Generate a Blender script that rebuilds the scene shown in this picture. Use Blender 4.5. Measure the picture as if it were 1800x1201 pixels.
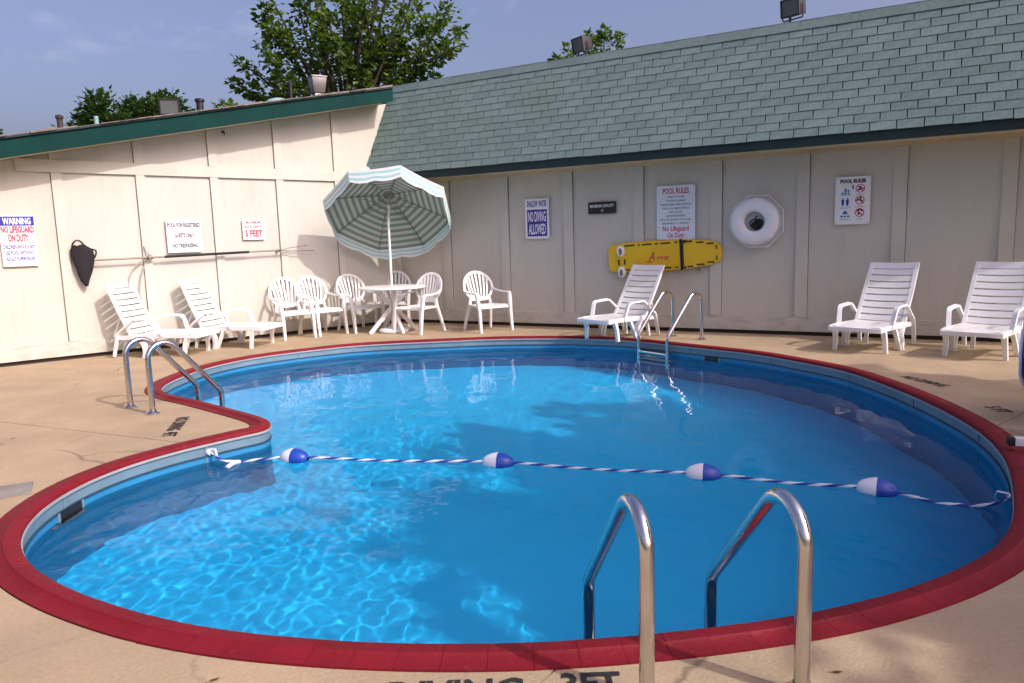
import bpy, bmesh, math, random
from mathutils import Vector, Matrix
from mathutils.geometry import tessellate_polygon
random.seed(7)
PI = math.pi
sc = bpy.context.scene
for o in list(bpy.data.objects):
    bpy.data.objects.remove(o)
col = sc.collection

# ------------------------------------------------------------------ camera
CAM = Vector((8.1428, -10.5539, 1.4013))
RGT = Vector((0.87333, 0.48619, -0.03022))
UPV = Vector((-0.04024, 0.13383, 0.99019))
FWD = Vector((-0.48546, 0.86355, -0.13645))
cd = bpy.data.cameras.new('camera')
cam = bpy.data.objects.new('camera', cd)
col.objects.link(cam)
cam.matrix_world = Matrix(((RGT.x, UPV.x, -FWD.x, CAM.x), (RGT.y, UPV.y, -FWD.y, CAM.y), (RGT.z, UPV.z, -FWD.z, CAM.z), (0, 0, 0, 1)))
cd.sensor_width = 36
cd.lens = 25.99
cd.clip_start = 0.05
cd.clip_end = 2000
sc.camera = cam

# ------------------------------------------------------------------ sun and sky
SUN = Vector((1.2, -0.135, 1.0)).normalized()
sun_el = math.asin(SUN.z)
sun_az = math.atan2(SUN.x, SUN.y)          # clockwise from +Y
w = bpy.data.worlds.new('World')
sc.world = w
w.use_nodes = True
nt = w.node_tree
nt.nodes.clear()
wo = nt.nodes.new('ShaderNodeOutputWorld')
bg = nt.nodes.new('ShaderNodeBackground')
sky = nt.nodes.new('ShaderNodeTexSky')
sky.sky_type = 'NISHITA'
sky.sun_disc = False
sky.sun_elevation = sun_el
sky.sun_rotation = sun_az
sky.altitude = 200
sky.air_density = 1.0
sky.dust_density = 9.0
sky.ozone_density = 3.0
hs = nt.nodes.new('ShaderNodeMixRGB')
hs.blend_type = 'MULTIPLY'
hs.inputs[0].default_value = 1.0
hs.inputs[2].default_value = (1.11, 0.95, 1.05, 1)
bg.inputs['Strength'].default_value = 0.15
# thin hazy cloud wisps
tc = nt.nodes.new('ShaderNodeTexCoord')
mp = nt.nodes.new('ShaderNodeMapping'); mp.inputs['Scale'].default_value = (1, 1, 2.2)
nz = nt.nodes.new('ShaderNodeTexNoise'); nz.inputs['Scale'].default_value = 4.2; nz.inputs['Detail'].default_value = 6; nz.inputs['Roughness'].default_value = .62
rp = nt.nodes.new('ShaderNodeValToRGB')
rp.color_ramp.elements[0].position = .56; rp.color_ramp.elements[0].color = (0, 0, 0, 1)
rp.color_ramp.elements[1].position = .80; rp.color_ramp.elements[1].color = (.22, .22, .22, 1)
mx = nt.nodes.new('ShaderNodeMixRGB'); mx.inputs[2].default_value = (6.6, 6.3, 7.2, 1)
L = nt.links.new
L(tc.outputs['Generated'], mp.inputs[0]); L(mp.outputs[0], nz.inputs[0]); L(nz.outputs['Fac'], rp.inputs[0])
L(sky.outputs[0], hs.inputs[1]); L(hs.outputs[0], mx.inputs[1]); L(rp.outputs[0], mx.inputs[0])
L(mx.outputs[0], bg.inputs['Color']); L(bg.outputs[0], wo.inputs['Surface'])
sl = bpy.data.lights.new('sun', 'SUN')
sl.energy = 2.25
sl.angle = math.radians(.55)
sl.color = (1.0, .96, .91)
so = bpy.data.objects.new('sun', sl)
col.objects.link(so)
so.rotation_euler = (-SUN).to_track_quat('-Z', 'Y').to_euler()
so.location = (20, -4, 20)
sc.view_settings.view_transform = 'Standard'
sc.view_settings.look = 'None'
sc.view_settings.exposure = 0.41
sc.view_settings.gamma = 1.0
sc.view_settings.use_curve_mapping = False
sc.render.engine = 'CYCLES'
sc.cycles.use_denoising = True
sc.cycles.max_bounces = 10
sc.cycles.transparent_max_bounces = 12
sc.cycles.caustics_refractive = False
sc.cycles.caustics_reflective = False

# ------------------------------------------------------------------ helpers
def tag(o, label=None, cat=None, group=None, kind=None):
    if label: o['label'] = label
    if cat: o['category'] = cat
    if group: o['group'] = group
    if kind: o['kind'] = kind
    return o

def empty(name, loc=(0, 0, 0), rz=0.0, parent=None):
    o = bpy.data.objects.new(name, None)
    o.empty_display_size = .1
    col.objects.link(o)
    o.location = loc
    o.rotation_euler = (0, 0, rz)
    if parent: o.parent = parent
    return o

def link_mesh(name, me, parent=None, M=None):
    o = bpy.data.objects.new(name, me)
    col.objects.link(o)
    if parent: o.parent = parent
    if M is not None: o.matrix_basis = M
    return o

class MB:
    def __init__(s):
        s.bm = bmesh.new()
    def face(s, pts, mi=0):
        f = s.bm.faces.new([s.bm.verts.new(p) for p in pts])
        f.material_index = mi
        return f
    def hexa(s, P, mi=0):                      # 8 corners: bottom 4 ccw, top 4 ccw
        v = [s.bm.verts.new(p) for p in P]
        for q in ((0, 3, 2, 1), (4, 5, 6, 7), (0, 1, 5, 4), (1, 2, 6, 5), (2, 3, 7, 6), (3, 0, 4, 7)):
            f = s.bm.faces.new([v[i] for i in q]); f.material_index = mi
    def box(s, a, b, mi=0):
        x0, y0, z0 = a; x1, y1, z1 = b
        s.hexa([(x0, y0, z0), (x1, y0, z0), (x1, y1, z0), (x0, y1, z0), (x0, y0, z1), (x1, y0, z1), (x1, y1, z1), (x0, y1, z1)], mi)
    def bar(s, p, q, wx, wz, up=(0, 0, 1), mi=0):   # box beam from p to q
        p = Vector(p); q = Vector(q); d = (q - p).normalized(); up = Vector(up)
        x = d.cross(up)
        if x.length < 1e-4: x = d.cross(Vector((1, 0, 0)))
        x.normalize(); u = x.cross(d)
        a = x * wx / 2; b = u * wz / 2
        s.hexa([p - a - b, p + a - b, q + a - b, q - a - b, p - a + b, p + a + b, q + a + b, q - a + b], mi)
    def sweep(s, pts, prof, closed=False, up=(0, 0, 1), cap=True, scale=None, mi=0):
        """prof: list of (side, up) offsets; parallel transported along pts"""
        P = [Vector(p) for p in pts]; n = len(P); rings = []
        upv = Vector(up); prevx = None
        for i in range(n):
            if closed: t = P[(i + 1) % n] - P[i - 1]
            else: t = P[min(i + 1, n - 1)] - P[max(i - 1, 0)]
            t.normalize()
            if prevx is None:
                x = t.cross(upv)
                if x.length < 1e-3: x = t.cross(Vector((0, 1, 0)))
            else:
                x = prevx - t * prevx.dot(t)
            x.normalize(); prevx = x
            u = x.cross(t)
            k = scale[i] if scale else 1
            rings.append([s.bm.verts.new(P[i] + x * a * k + u * b * k) for a, b in prof])
        m = len(prof)
        for i in range(n if closed else n - 1):
            A = rings[i]; B = rings[(i + 1) % n]
            for j in range(m):
                f = s.bm.faces.new([A[j], A[(j + 1) % m], B[(j + 1) % m], B[j]]); f.material_index = mi
        if cap and not closed:
            f = s.bm.faces.new(rings[0][::-1]); f.material_index = mi
            f = s.bm.faces.new(rings[-1]); f.material_index = mi
    def tube(s, pts, r, n=8, closed=False, cap=True, scale=None, mi=0):
        s.sweep(pts, [(r * math.cos(2 * PI * k / n), r * math.sin(2 * PI * k / n)) for k in range(n)], closed=closed, cap=cap, scale=scale, mi=mi)
    def lathe(s, prof, n=24, c=(0, 0, 0), mi=0, axis=None):
        R = Vector((0, 0, 1)).rotation_difference(Vector(axis).normalized()).to_matrix() if axis else Matrix.Identity(3)
        c = Vector(c); rings = []
        for r, z in prof:
            if r < 1e-5: rings.append([s.bm.verts.new(c + R @ Vector((0, 0, z)))])
            else: rings.append([s.bm.verts.new(c + R @ Vector((r * math.cos(2 * PI * k / n), r * math.sin(2 * PI * k / n), z))) for k in range(n)])
        for A, B in zip(rings, rings[1:]):
            for k in range(n):
                k2 = (k + 1) % n
                if len(A) == 1 and len(B) == 1: continue
                if len(A) == 1: vs = [A[0], B[k2], B[k]]
                elif len(B) == 1: vs = [A[k], A[k2], B[0]]
                else: vs = [A[k], A[k2], B[k2], B[k]]
                f = s.bm.faces.new(vs); f.material_index = mi
    def poly(s, pts, z0, z1, mi=0):            # 2D polygon extruded in z
        tri = tessellate_polygon([[Vector((p[0], p[1], 0)) for p in pts]])
        A = [s.bm.verts.new((p[0], p[1], z0)) for p in pts]; B = [s.bm.verts.new((p[0], p[1], z1)) for p in pts]
        for t in tri:
            for Vv, in ((A,), (B,)):
                try:
                    f = s.bm.faces.new([Vv[i] for i in t]); f.material_index = mi
                except ValueError: pass
        n = len(pts)
        for i in range(n):
            f = s.bm.faces.new([A[i], A[(i + 1) % n], B[(i + 1) % n], B[i]]); f.material_index = mi
    def xf(s, M):
        bmesh.ops.transform(s.bm, matrix=M, verts=s.bm.verts); return s
    def mesh(s, name, mat, smooth=False, bevel=0, fix=True, angle=40):
        if bevel:
            bmesh.ops.remove_doubles(s.bm, verts=s.bm.verts, dist=1e-5)
            ed = [e for e in s.bm.edges if len(e.link_faces) == 2 and e.calc_face_angle(0) > math.radians(50)]
            bmesh.ops.bevel(s.bm, geom=ed, offset=bevel, segments=2, affect='EDGES', profile=.6)
        if fix: bmesh.ops.recalc_face_normals(s.bm, faces=s.bm.faces)
        me = bpy.data.meshes.new(name)
        s.bm.to_mesh(me); s.bm.free()
        for m in (mat if isinstance(mat, (list, tuple)) else [mat]): me.materials.append(m)
        if smooth or bevel:
            me.shade_smooth()
            try: me.set_sharp_from_angle(angle=math.radians(angle))
            except Exception: pass
        return me
    def build(s, name, mat, parent=None, M=None, **k):
        return link_mesh(name, s.mesh(name, mat, **k), parent, M)

def children_of(o):
    return [c for c in bpy.data.objects if c.parent == o]

def copy_tree(o, parent=None, kids=None):
    c = o.copy(); col.objects.link(c)
    c.parent = parent
    for ch in list(o.children): copy_tree(ch, c)
    return c

def fillet(pts, rad, seg=8):
    """round the inner corners of a polyline"""
    P = [Vector(p) for p in pts]; out = [P[0]]
    for i in range(1, len(P) - 1):
        r = rad[i - 1] if isinstance(rad, (list, tuple)) else rad
        a = (P[i - 1] - P[i]).normalized(); b = (P[i + 1] - P[i]).normalized()
        ang = a.angle(b)
        if ang > 3.1:
            out.append(P[i]); continue
        d = r / math.tan(ang / 2)
        c = P[i] + (a + b).normalized() * (r / math.sin(ang / 2))
        p0 = P[i] + a * d; p1 = P[i] + b * d
        u = p0 - c; v = p1 - c; th = u.angle(v)
        for k in range(seg + 1):
            t = k / seg
            out.append(c + (u * math.sin((1 - t) * th) + v * math.sin(t * th)) / math.sin(th))
    out.append(P[-1]); return out

def catmull(P, sub, closed=False):
    P = [Vector(p) for p in P]; n = len(P); out = []
    for i in range(n if closed else n - 1):
        p0 = P[(i - 1) % n] if closed or i > 0 else P[0]; p1 = P[i]; p2 = P[(i + 1) % n]; p3 = P[(i + 2) % n] if closed or i + 2 < n else P[-1]
        for k in range(sub):
            t = k / sub
            out.append(.5 * ((2 * p1) + (p2 - p0) * t + (2 * p0 - 5 * p1 + 4 * p2 - p3) * t * t + (3 * p1 - p0 - 3 * p2 + p3) * t ** 3))
    if not closed: out.append(P[-1])
    return out

# ------------------------------------------------------------------ materials
def new_mat(name):
    m = bpy.data.materials.new(name); m.use_nodes = True
    b = m.node_tree.nodes['Principled BSDF']
    return m, m.node_tree, b

def mat(name, c, rough=.6, metal=0, var=.06, nscale=6, bump=0.0, bscale=60, dirt=None, dscale=2.0, dlo=.55, dhi=.75, damt=.6, rnd=0.0, coords='Object', spec=.5, coat=0, sub=0, stretch=None):
    """principled with large/small noise variation, optional dirt colour, bump and per-object variation"""
    m, t, b = new_mat(name)
    N = t.nodes.new; K = t.links.new
    tc = N('ShaderNodeTexCoord')
    src = tc.outputs[coords]
    if coords == 'World':
        pass
    if stretch:
        mp = N('ShaderNodeMapping'); mp.inputs['Scale'].default_value = stretch; K(src, mp.inputs[0]); src = mp.outputs[0]
    n1 = N('ShaderNodeTexNoise'); n1.inputs['Scale'].default_value = nscale; n1.inputs['Detail'].default_value = 5; K(src, n1.inputs['Vector'])
    r1 = N('ShaderNodeMapRange'); r1.inputs[1].default_value = .3; r1.inputs[2].default_value = .7; r1.inputs[3].default_value = 1 - var; r1.inputs[4].default_value = 1 + var
    K(n1.outputs['Fac'], r1.inputs[0])
    val = r1.outputs[0]
    if rnd:
        oi = N('ShaderNodeObjectInfo'); ge = N('ShaderNodeNewGeometry')
        ad = N('ShaderNodeMath'); ad.operation = 'ADD'; K(oi.outputs['Random'], ad.inputs[0]); K(ge.outputs['Random Per Island'], ad.inputs[1])
        fr = N('ShaderNodeMath'); fr.operation = 'FRACT'; K(ad.outputs[0], fr.inputs[0])
        r2 = N('ShaderNodeMapRange'); r2.inputs[3].default_value = 1 - rnd; r2.inputs[4].default_value = 1 + rnd; K(fr.outputs[0], r2.inputs[0])
        mu = N('ShaderNodeMath'); mu.operation = 'MULTIPLY'; K(val, mu.inputs[0]); K(r2.outputs[0], mu.inputs[1]); val = mu.outputs[0]
    cm = N('ShaderNodeMixRGB'); cm.blend_type = 'MULTIPLY'; cm.inputs[0].default_value = 1; cm.inputs[1].default_value = (*c, 1); K(val, cm.inputs[2])
    out = cm.outputs[0]
    if dirt:
        n2 = N('ShaderNodeTexNoise'); n2.inputs['Scale'].default_value = dscale; n2.inputs['Detail'].default_value = 8; n2.inputs['Roughness'].default_value = .65; K(src, n2.inputs['Vector'])
        r3 = N('ShaderNodeMapRange'); r3.inputs[1].default_value = dlo; r3.inputs[2].default_value = dhi; r3.inputs[3].default_value = 0; r3.inputs[4].default_value = damt; K(n2.outputs['Fac'], r3.inputs[0])
        dm = N('ShaderNodeMixRGB'); dm.inputs[2].default_value = (*dirt, 1); K(r3.outputs[0], dm.inputs[0]); K(out, dm.inputs[1]); out = dm.outputs[0]
    K(out, b.inputs['Base Color'])
    b.inputs['Roughness'].default_value = rough; b.inputs['Metallic'].default_value = metal
    b.inputs['Specular IOR Level'].default_value = spec
    if coat: b.inputs['Coat Weight'].default_value = coat; b.inputs['Coat Roughness'].default_value = .15
    if sub: b.inputs['Subsurface Weight'].default_value = sub; b.inputs['Subsurface Radius'].default_value = (.02, .02, .02)
    if bump:
        n3 = N('ShaderNodeTexNoise'); n3.inputs['Scale'].default_value = bscale; n3.inputs['Detail'].default_value = 4; K(src, n3.inputs['Vector'])
        bp = N('ShaderNodeBump'); bp.inputs['Strength'].default_value = bump; bp.inputs['Distance'].default_value = .01; K(n3.outputs['Fac'], bp.inputs['Height']); K(bp.outputs[0], b.inputs['Normal'])
    return m

M = {}
M['concrete'] = mat('deck_concrete', (.385, .295, .185), .85, var=.10, nscale=2.3, bump=.35, bscale=70, dirt=(.26, .195, .135), dscale=.9, dlo=.46, dhi=.78, damt=.6, spec=.25)
def add_cracks(m, scale, col, amt):
    t = m.node_tree; N = t.nodes.new; K = t.links.new; b = t.nodes['Principled BSDF']
    src = b.inputs['Base Color'].links[0].from_socket
    tc = N('ShaderNodeTexCoord'); nz = N('ShaderNodeTexNoise'); nz.inputs['Scale'].default_value = 1.4; nz.inputs['Detail'].default_value = 6
    K(tc.outputs['Object'], nz.inputs['Vector'])
    mxv = N('ShaderNodeMixRGB'); mxv.inputs[0].default_value = .35; K(tc.outputs['Object'], mxv.inputs[1]); K(nz.outputs['Color'], mxv.inputs[2])
    vo = N('ShaderNodeTexVoronoi'); vo.feature = 'DISTANCE_TO_EDGE'; vo.inputs['Scale'].default_value = scale; K(mxv.outputs[0], vo.inputs['Vector'])
    r = N('ShaderNodeMapRange'); r.inputs[1].default_value = .0; r.inputs[2].default_value = .006; r.inputs[3].default_value = amt; r.inputs[4].default_value = 0; K(vo.outputs['Distance'], r.inputs[0])
    n2 = N('ShaderNodeTexNoise'); n2.inputs['Scale'].default_value = 1.1; K(tc.outputs['Object'], n2.inputs['Vector'])
    r2 = N('ShaderNodeMapRange'); r2.inputs[1].default_value = .5; r2.inputs[2].default_value = .62; K(n2.outputs['Fac'], r2.inputs[0])
    mu = N('ShaderNodeMath'); mu.operation = 'MULTIPLY'; K(r.outputs[0], mu.inputs[0]); K(r2.outputs[0], mu.inputs[1])
    sp = N('ShaderNodeTexNoise'); sp.inputs['Scale'].default_value = 55; sp.inputs['Detail'].default_value = 3; K(tc.outputs['Object'], sp.inputs['Vector'])
    r3 = N('ShaderNodeMapRange'); r3.inputs[1].default_value = .35; r3.inputs[2].default_value = .65; r3.inputs[3].default_value = .94; r3.inputs[4].default_value = 1.05; K(sp.outputs['Fac'], r3.inputs[0])
    m1 = N('ShaderNodeMixRGB'); m1.blend_type = 'MULTIPLY'; m1.inputs[0].default_value = 1; K(src, m1.inputs[1]); K(r3.outputs[0], m1.inputs[2])
    m2_ = N('ShaderNodeMixRGB'); m2_.inputs[2].default_value = (*col, 1); K(mu.outputs[0], m2_.inputs[0]); K(m1.outputs[0], m2_.inputs[1])
    K(m2_.outputs[0], b.inputs['Base Color'])
add_cracks(M['concrete'], .55, (.13, .095, .065), .75)
M['joint'] = mat('joint_dirt', (.09, .065, .045), .95)
M['grass'] = mat('grass_ground', (.045, .085, .02), .95, var=.3, nscale=.6, bump=.5, bscale=20)
M['coping'] = mat('red_coping_paint', (.175, .007, .014), .65, var=.12, nscale=3, bump=.35, bscale=45, dirt=(.27, .05, .055), dscale=11, dlo=.60, dhi=.76, damt=.5, rnd=.06, spec=.22)
M['bead'] = mat('white_bead', (.34, .36, .36), .5, var=.1, nscale=8)
M['track'] = mat('liner_track', (.15, .24, .30), .45, var=.12, nscale=3, dirt=(.13, .17, .18), dscale=4)
M['seam'] = mat('liner_seam', (.02, .06, .10), .5)
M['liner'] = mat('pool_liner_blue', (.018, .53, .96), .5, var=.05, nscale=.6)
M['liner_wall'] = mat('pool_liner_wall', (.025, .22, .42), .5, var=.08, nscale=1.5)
M['siding'] = mat('cream_siding', (.53, .515, .45), .82, var=.035, nscale=1.5, bump=.8, bscale=11, dirt=(.40, .33, .235), dscale=2.6, dlo=.56, dhi=.84, damt=.5, spec=.25, stretch=(1, 1, .3))
M['trim'] = mat('cream_trim', (.54, .525, .455), .75, var=.05, nscale=3, bump=.2, bscale=40, dirt=(.40, .33, .23), dscale=5, dlo=.62, dhi=.85, damt=.5, spec=.25)
M['soffit'] = mat('tan_soffit', (.58, .47, .30), .85, var=.08, nscale=2, dirt=(.40, .29, .16), dscale=2.5, damt=.5)
M['teal'] = mat('teal_fascia_paint', (.002, .034, .030), .7, var=.15, nscale=3, bump=.2, bscale=30, dirt=(.004, .035, .034), dscale=3, damt=.6, spec=.12)
M['dark_teal'] = mat('dark_green_fascia', (.004, .026, .029), .55, var=.15, nscale=3, dirt=(.008, .035, .036), dscale=4)
M['shingle'] = mat('green_shingle', (.142, .205, .202), .92, var=.12, nscale=25, bump=.6, bscale=160, rnd=.10, dirt=(.12, .19, .14), dscale=.8, dlo=.5, dhi=.7, damt=.6, coords='Object', spec=.2)
M['underlay'] = mat('roof_underlay', (.03, .045, .05), .95)
M['old_shingle'] = mat('weathered_brown_shingle', (.17, .14, .12), .95, var=.3, nscale=9, bump=.8, bscale=50, rnd=.3)
M['seam_gap'] = mat('dusty_seam', (.17, .15, .115), .95)
M['foundation'] = mat('dark_foundation', (.045, .036, .028), .95)
M['plastic'] = mat('white_resin', (.80, .80, .79), .32, var=.03, nscale=4, dirt=(.55, .52, .47), dscale=5, dlo=.66, dhi=.85, damt=.4, sub=0)
M['steel'] = mat('stainless_steel', (.62, .61, .60), .17, 1, var=.08, nscale=8, bump=.04, bscale=80, dirt=(.40, .37, .33), dscale=14, damt=.35)
M['alu'] = mat('dull_aluminium', (.24, .235, .23), .42, .9, var=.1)
M['black'] = mat('black_plastic', (.012, .012, .014), .5, var=.2)
M['darkmetal'] = mat('bronze_lamp_metal', (.035, .03, .03), .5, .3, var=.2, nscale=10)
M['lampglass'] = mat('lamp_glass', (.09, .10, .10), .35, 0, var=.1, spec=.8)
M['white_sign'] = mat('white_sign_board', (.78, .79, .80), .4, var=.02)
M['pale_sign'] = mat('pale_blue_sign_board', (.66, .73, .80), .45, var=.03)
M['black_sign'] = mat('black_sign_board', (.012, .012, .015), .35)
M['ink_black'] = mat('black_ink', (.02, .02, .025), .5)
M['ink_grey'] = mat('grey_ink', (.16, .16, .17), .5)
M['ink_red'] = mat('red_ink', (.55, .035, .07), .5)
M['ink_blue'] = mat('blue_ink', (.02, .02, .30), .5)
M['ink_mid'] = mat('light_blue_ink', (.05, .16, .42), .5)
M['ink_white'] = mat('white_ink', (.80, .80, .82), .5)
M['yellow'] = mat('yellow_board_plastic', (.72, .47, .018), .38, var=.04, nscale=3, spec=.4)
M['strap'] = mat('black_strap', (.014, .012, .016), .8, var=.2)
M['dark_slot'] = mat('dark_brown_slot', (.07, .045, .01), .8)
M['net'] = mat('dark_net_mesh', (.012, .010, .014), .85, var=.3, nscale=40, bump=.6, bscale=220)
M['rope_blue'] = mat('rope_blue', (.02, .05, .30), .7, bump=.4, bscale=200)
M['rope_white'] = mat('rope_white', (.70, .72, .76), .7, bump=.4, bscale=200)
M['float_blue'] = mat('float_blue', (.010, .055, .34), .35)
M['float_white'] = mat('float_white', (.74, .75, .78), .35)
M['ring'] = mat('life_ring_white', (.74, .77, .80), .45, var=.03)
M['canopy_white_shaded'] = mat('canopy_white_stripe_shaded', (.47, .49, .43), .8, var=.03)  # white cloth with the shade of the canopy underside put into its colour
M['valance_white'] = mat('valance_white_stripe', (.72, .74, .72), .8, var=.03)  # lit white of the same cloth, kept brighter than the canopy stripes
M['base_trim'] = mat('dirty_base_trim', (.54, .525, .455), .8, var=.06, nscale=3, bump=.3, bscale=40, dirt=(.30, .24, .17), dscale=4, dlo=.48, dhi=.78, damt=.7, spec=.2, stretch=(1, 1, 2.5))
M['canopy_green'] = mat('canopy_green_stripe', (.165, .25, .215), .8, var=.04)
M['canopy_aqua'] = mat('canopy_aqua_stripe', (.36, .62, .62), .8, var=.04)
M['bark'] = mat('grey_bark', (.07, .055, .042), .9, var=.3, nscale=12, bump=.8, bscale=30)
M['blue_seat'] = mat('blue_seat_plastic', (.012, .05, .38), .35, var=.04)
M['letter'] = mat('black_deck_paint', (.018, .017, .016), .8, var=.3, nscale=30)
M['lid'] = mat('grey_lid', (.23, .21, .19), .7, var=.1, bump=.3, bscale=60)
M['pole'] = mat('brown_pole', (.20, .165, .145), .5, .2, var=.1)
M['hose'] = mat('grey_hose', (.40, .38, .34), .6)
for n in ('canopy_white_shaded', 'canopy_green', 'canopy_aqua'):     # cloth lets a little light through
    t = M[n].node_tree; b = t.nodes['Principled BSDF']; src = b.inputs['Base Color'].links[0].from_socket
    tr = t.nodes.new('ShaderNodeBsdfTranslucent'); t.links.new(src, tr.inputs['Color'])
    ms = t.nodes.new('ShaderNodeMixShader'); ms.inputs[0].default_value = .05
    t.links.new(b.outputs[0], ms.inputs[1]); t.links.new(tr.outputs[0], ms.inputs[2])
    t.links.new(ms.outputs[0], t.nodes['Material Output'].inputs['Surface'])

def leaf_mat(name, c, dark, tr=.35):
    m, t, b = new_mat(name)
    N = t.nodes.new; K = t.links.new
    ge = N('ShaderNodeNewGeometry')
    cr = N('ShaderNodeValToRGB'); cr.color_ramp.elements[0].color = (*dark, 1); cr.color_ramp.elements[1].color = (*c, 1)
    K(ge.outputs['Random Per Island'], cr.inputs[0]); K(cr.outputs[0], b.inputs['Base Color'])
    b.inputs['Roughness'].default_value = .5; b.inputs['Specular IOR Level'].default_value = .35
    tl = N('ShaderNodeBsdfTranslucent'); ht = N('ShaderNodeMixRGB'); ht.blend_type = 'MULTIPLY'; ht.inputs[0].default_value = 1; ht.inputs[2].default_value = (1.25, 1.35, .5, 1)
    K(cr.outputs[0], ht.inputs[1]); K(ht.outputs[0], tl.inputs[0])
    ms = N('ShaderNodeMixShader'); ms.inputs[0].default_value = tr
    K(b.outputs[0], ms.inputs[1]); K(tl.outputs[0], ms.inputs[2]); K(ms.outputs[0], t.nodes['Material Output'].inputs['Surface'])
    return m
M['leaf'] = leaf_mat('maple_leaf', (.15, .24, .05), (.035, .072, .018))
M['leaf_dark'] = leaf_mat('dark_leaf', (.065, .125, .028), (.018, .042, .012))
# ================================================================== SETTING
TH = 0.33915
dL = Vector((-math.sin(TH), -math.cos(TH), 0))      # along the left wall, away from the corner
nL = Vector((math.cos(TH), -math.sin(TH), 0))       # out of the left wall
Zu = Vector((0, 0, 1))
def LWp(a, z, o=0.0): return dL * a + nL * o + Zu * z
def BWp(x, z, o=0.0): return Vector((x, -o, z))

CONTOUR = [(4.266,-8.704),(4.417,-8.777),(4.575,-8.835),(4.739,-8.877),(4.905,-8.904),(5.072,-8.920),(5.241,-8.926),(5.409,-8.924),(5.577,-8.915),(5.745,-8.896),(5.910,-8.866),(6.074,-8.827),(6.235,-8.778),(6.394,-8.723),(6.551,-8.661),(6.705,-8.592),(6.856,-8.517),(7.003,-8.435),(7.146,-8.346),(7.285,-8.251),(7.421,-8.152),(7.553,-8.047),(7.681,-7.938),(7.805,-7.824),(7.922,-7.703),(8.032,-7.575),(8.134,-7.442),(8.229,-7.302),(8.315,-7.157),(8.392,-7.008),(8.456,-6.852),(8.507,-6.691),(8.543,-6.527),(8.567,-6.360),(8.584,-6.193),(8.596,-6.025),(8.606,-5.856),(8.612,-5.688),(8.614,-5.520),(8.610,-5.351),(8.598,-5.183),(8.579,-5.016),(8.552,-4.850),(8.516,-4.685),(8.471,-4.523),(8.420,-4.362),(8.363,-4.204),(8.302,-4.047),(8.236,-3.892),(8.167,-3.738),(8.094,-3.586),(8.017,-3.436),(7.938,-3.288),(7.856,-3.140),(7.771,-2.995),(7.683,-2.852),(7.590,-2.711),(7.490,-2.576),(7.379,-2.449),(7.258,-2.332),(7.128,-2.225),(6.995,-2.122),(6.861,-2.020),(6.726,-1.918),(6.589,-1.821),(6.445,-1.733),(6.295,-1.656),(6.140,-1.591),(5.982,-1.533),(5.823,-1.477),(5.664,-1.421),(5.506,-1.363),(5.349,-1.303),(5.192,-1.241),(5.035,-1.179),(4.876,-1.123),(4.713,-1.081),(4.547,-1.056),(4.379,-1.048),(4.210,-1.051),(4.042,-1.061),(3.875,-1.079),(3.709,-1.107),(3.545,-1.147),(3.385,-1.198),(3.227,-1.257),(3.070,-1.319),(2.915,-1.385),(2.763,-1.458),(2.616,-1.539),(2.473,-1.629),(2.335,-1.726),(2.199,-1.824),(2.062,-1.922),(1.924,-2.019),(1.786,-2.116),(1.651,-2.216),(1.517,-2.319),(1.388,-2.427),(1.266,-2.543),(1.154,-2.669),(1.056,-2.805),(0.971,-2.951),(0.895,-3.101),(0.825,-3.254),(0.758,-3.409),(0.698,-3.566),(0.648,-3.727),(0.611,-3.891),(0.589,-4.058),(0.585,-4.227),(0.596,-4.395),(0.623,-4.561),(0.664,-4.724),(0.719,-4.883),(0.785,-5.038),(0.860,-5.189),(0.941,-5.337),(1.031,-5.479),(1.130,-5.615),(1.243,-5.740),(1.372,-5.848),(1.516,-5.934),(1.672,-5.998),(1.835,-6.042),(2.000,-6.074),(2.166,-6.101),(2.332,-6.129),(2.498,-6.162),(2.662,-6.197),(2.827,-6.234),(2.991,-6.270),(3.155,-6.307),(3.319,-6.348),(3.479,-6.401),(3.622,-6.489),(3.697,-6.627),(3.662,-6.792),(3.623,-6.956),(3.587,-7.120),(3.560,-7.287),(3.547,-7.454),(3.551,-7.623),(3.577,-7.789),(3.624,-7.951),(3.691,-8.105),(3.776,-8.250),(3.877,-8.385),(3.994,-8.506),(4.124,-8.613)]
IN = [Vector((p.x, p.y)) for p in catmull([(x, y, 0) for x, y in CONTOUR], 3, True)]
NI = len(IN)
def onorm(i):
    t = (IN[(i + 1) % NI] - IN[i - 1]).normalized(); return Vector((t.y, -t.x))
ON = [onorm(i) for i in range(NI)]
CW = .150
def offset_curve(d):
    raw = [IN[i] + ON[i] * d for i in range(NI)]
    ok = []
    for p in raw:
        ok.append(min((p - q).length for q in IN) > d * .975)
    if all(ok): return raw
    # the sharp tip: points that fall inside the offset all take the corner where the two sides meet
    good = [i for i in range(NI) if ok[i]]
    out = list(raw)
    i = 0
    bad = [i for i in range(NI) if not ok[i]]
    a, b = min(bad), max(bad)
    c = (raw[(a - 1) % NI] + raw[(b + 1) % NI]) / 2
    for i in range(a, b + 1): out[i] = c
    return out
OUT = offset_curve(CW)
MIDC = offset_curve(.065)

# ground far around
mb = MB()
for a, b in (((-900, -900), (900, -13.9)), ((-900, .5), (900, 900)), ((-900, -13.9), (-7.9, .5)), ((12.4, -13.9), (900, .5))): mb.box((*a, -.4), (*b, -.12))
ground = tag(mb.build('ground', M['grass']), 'grassy ground reaching to the horizon', kind='structure')

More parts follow.
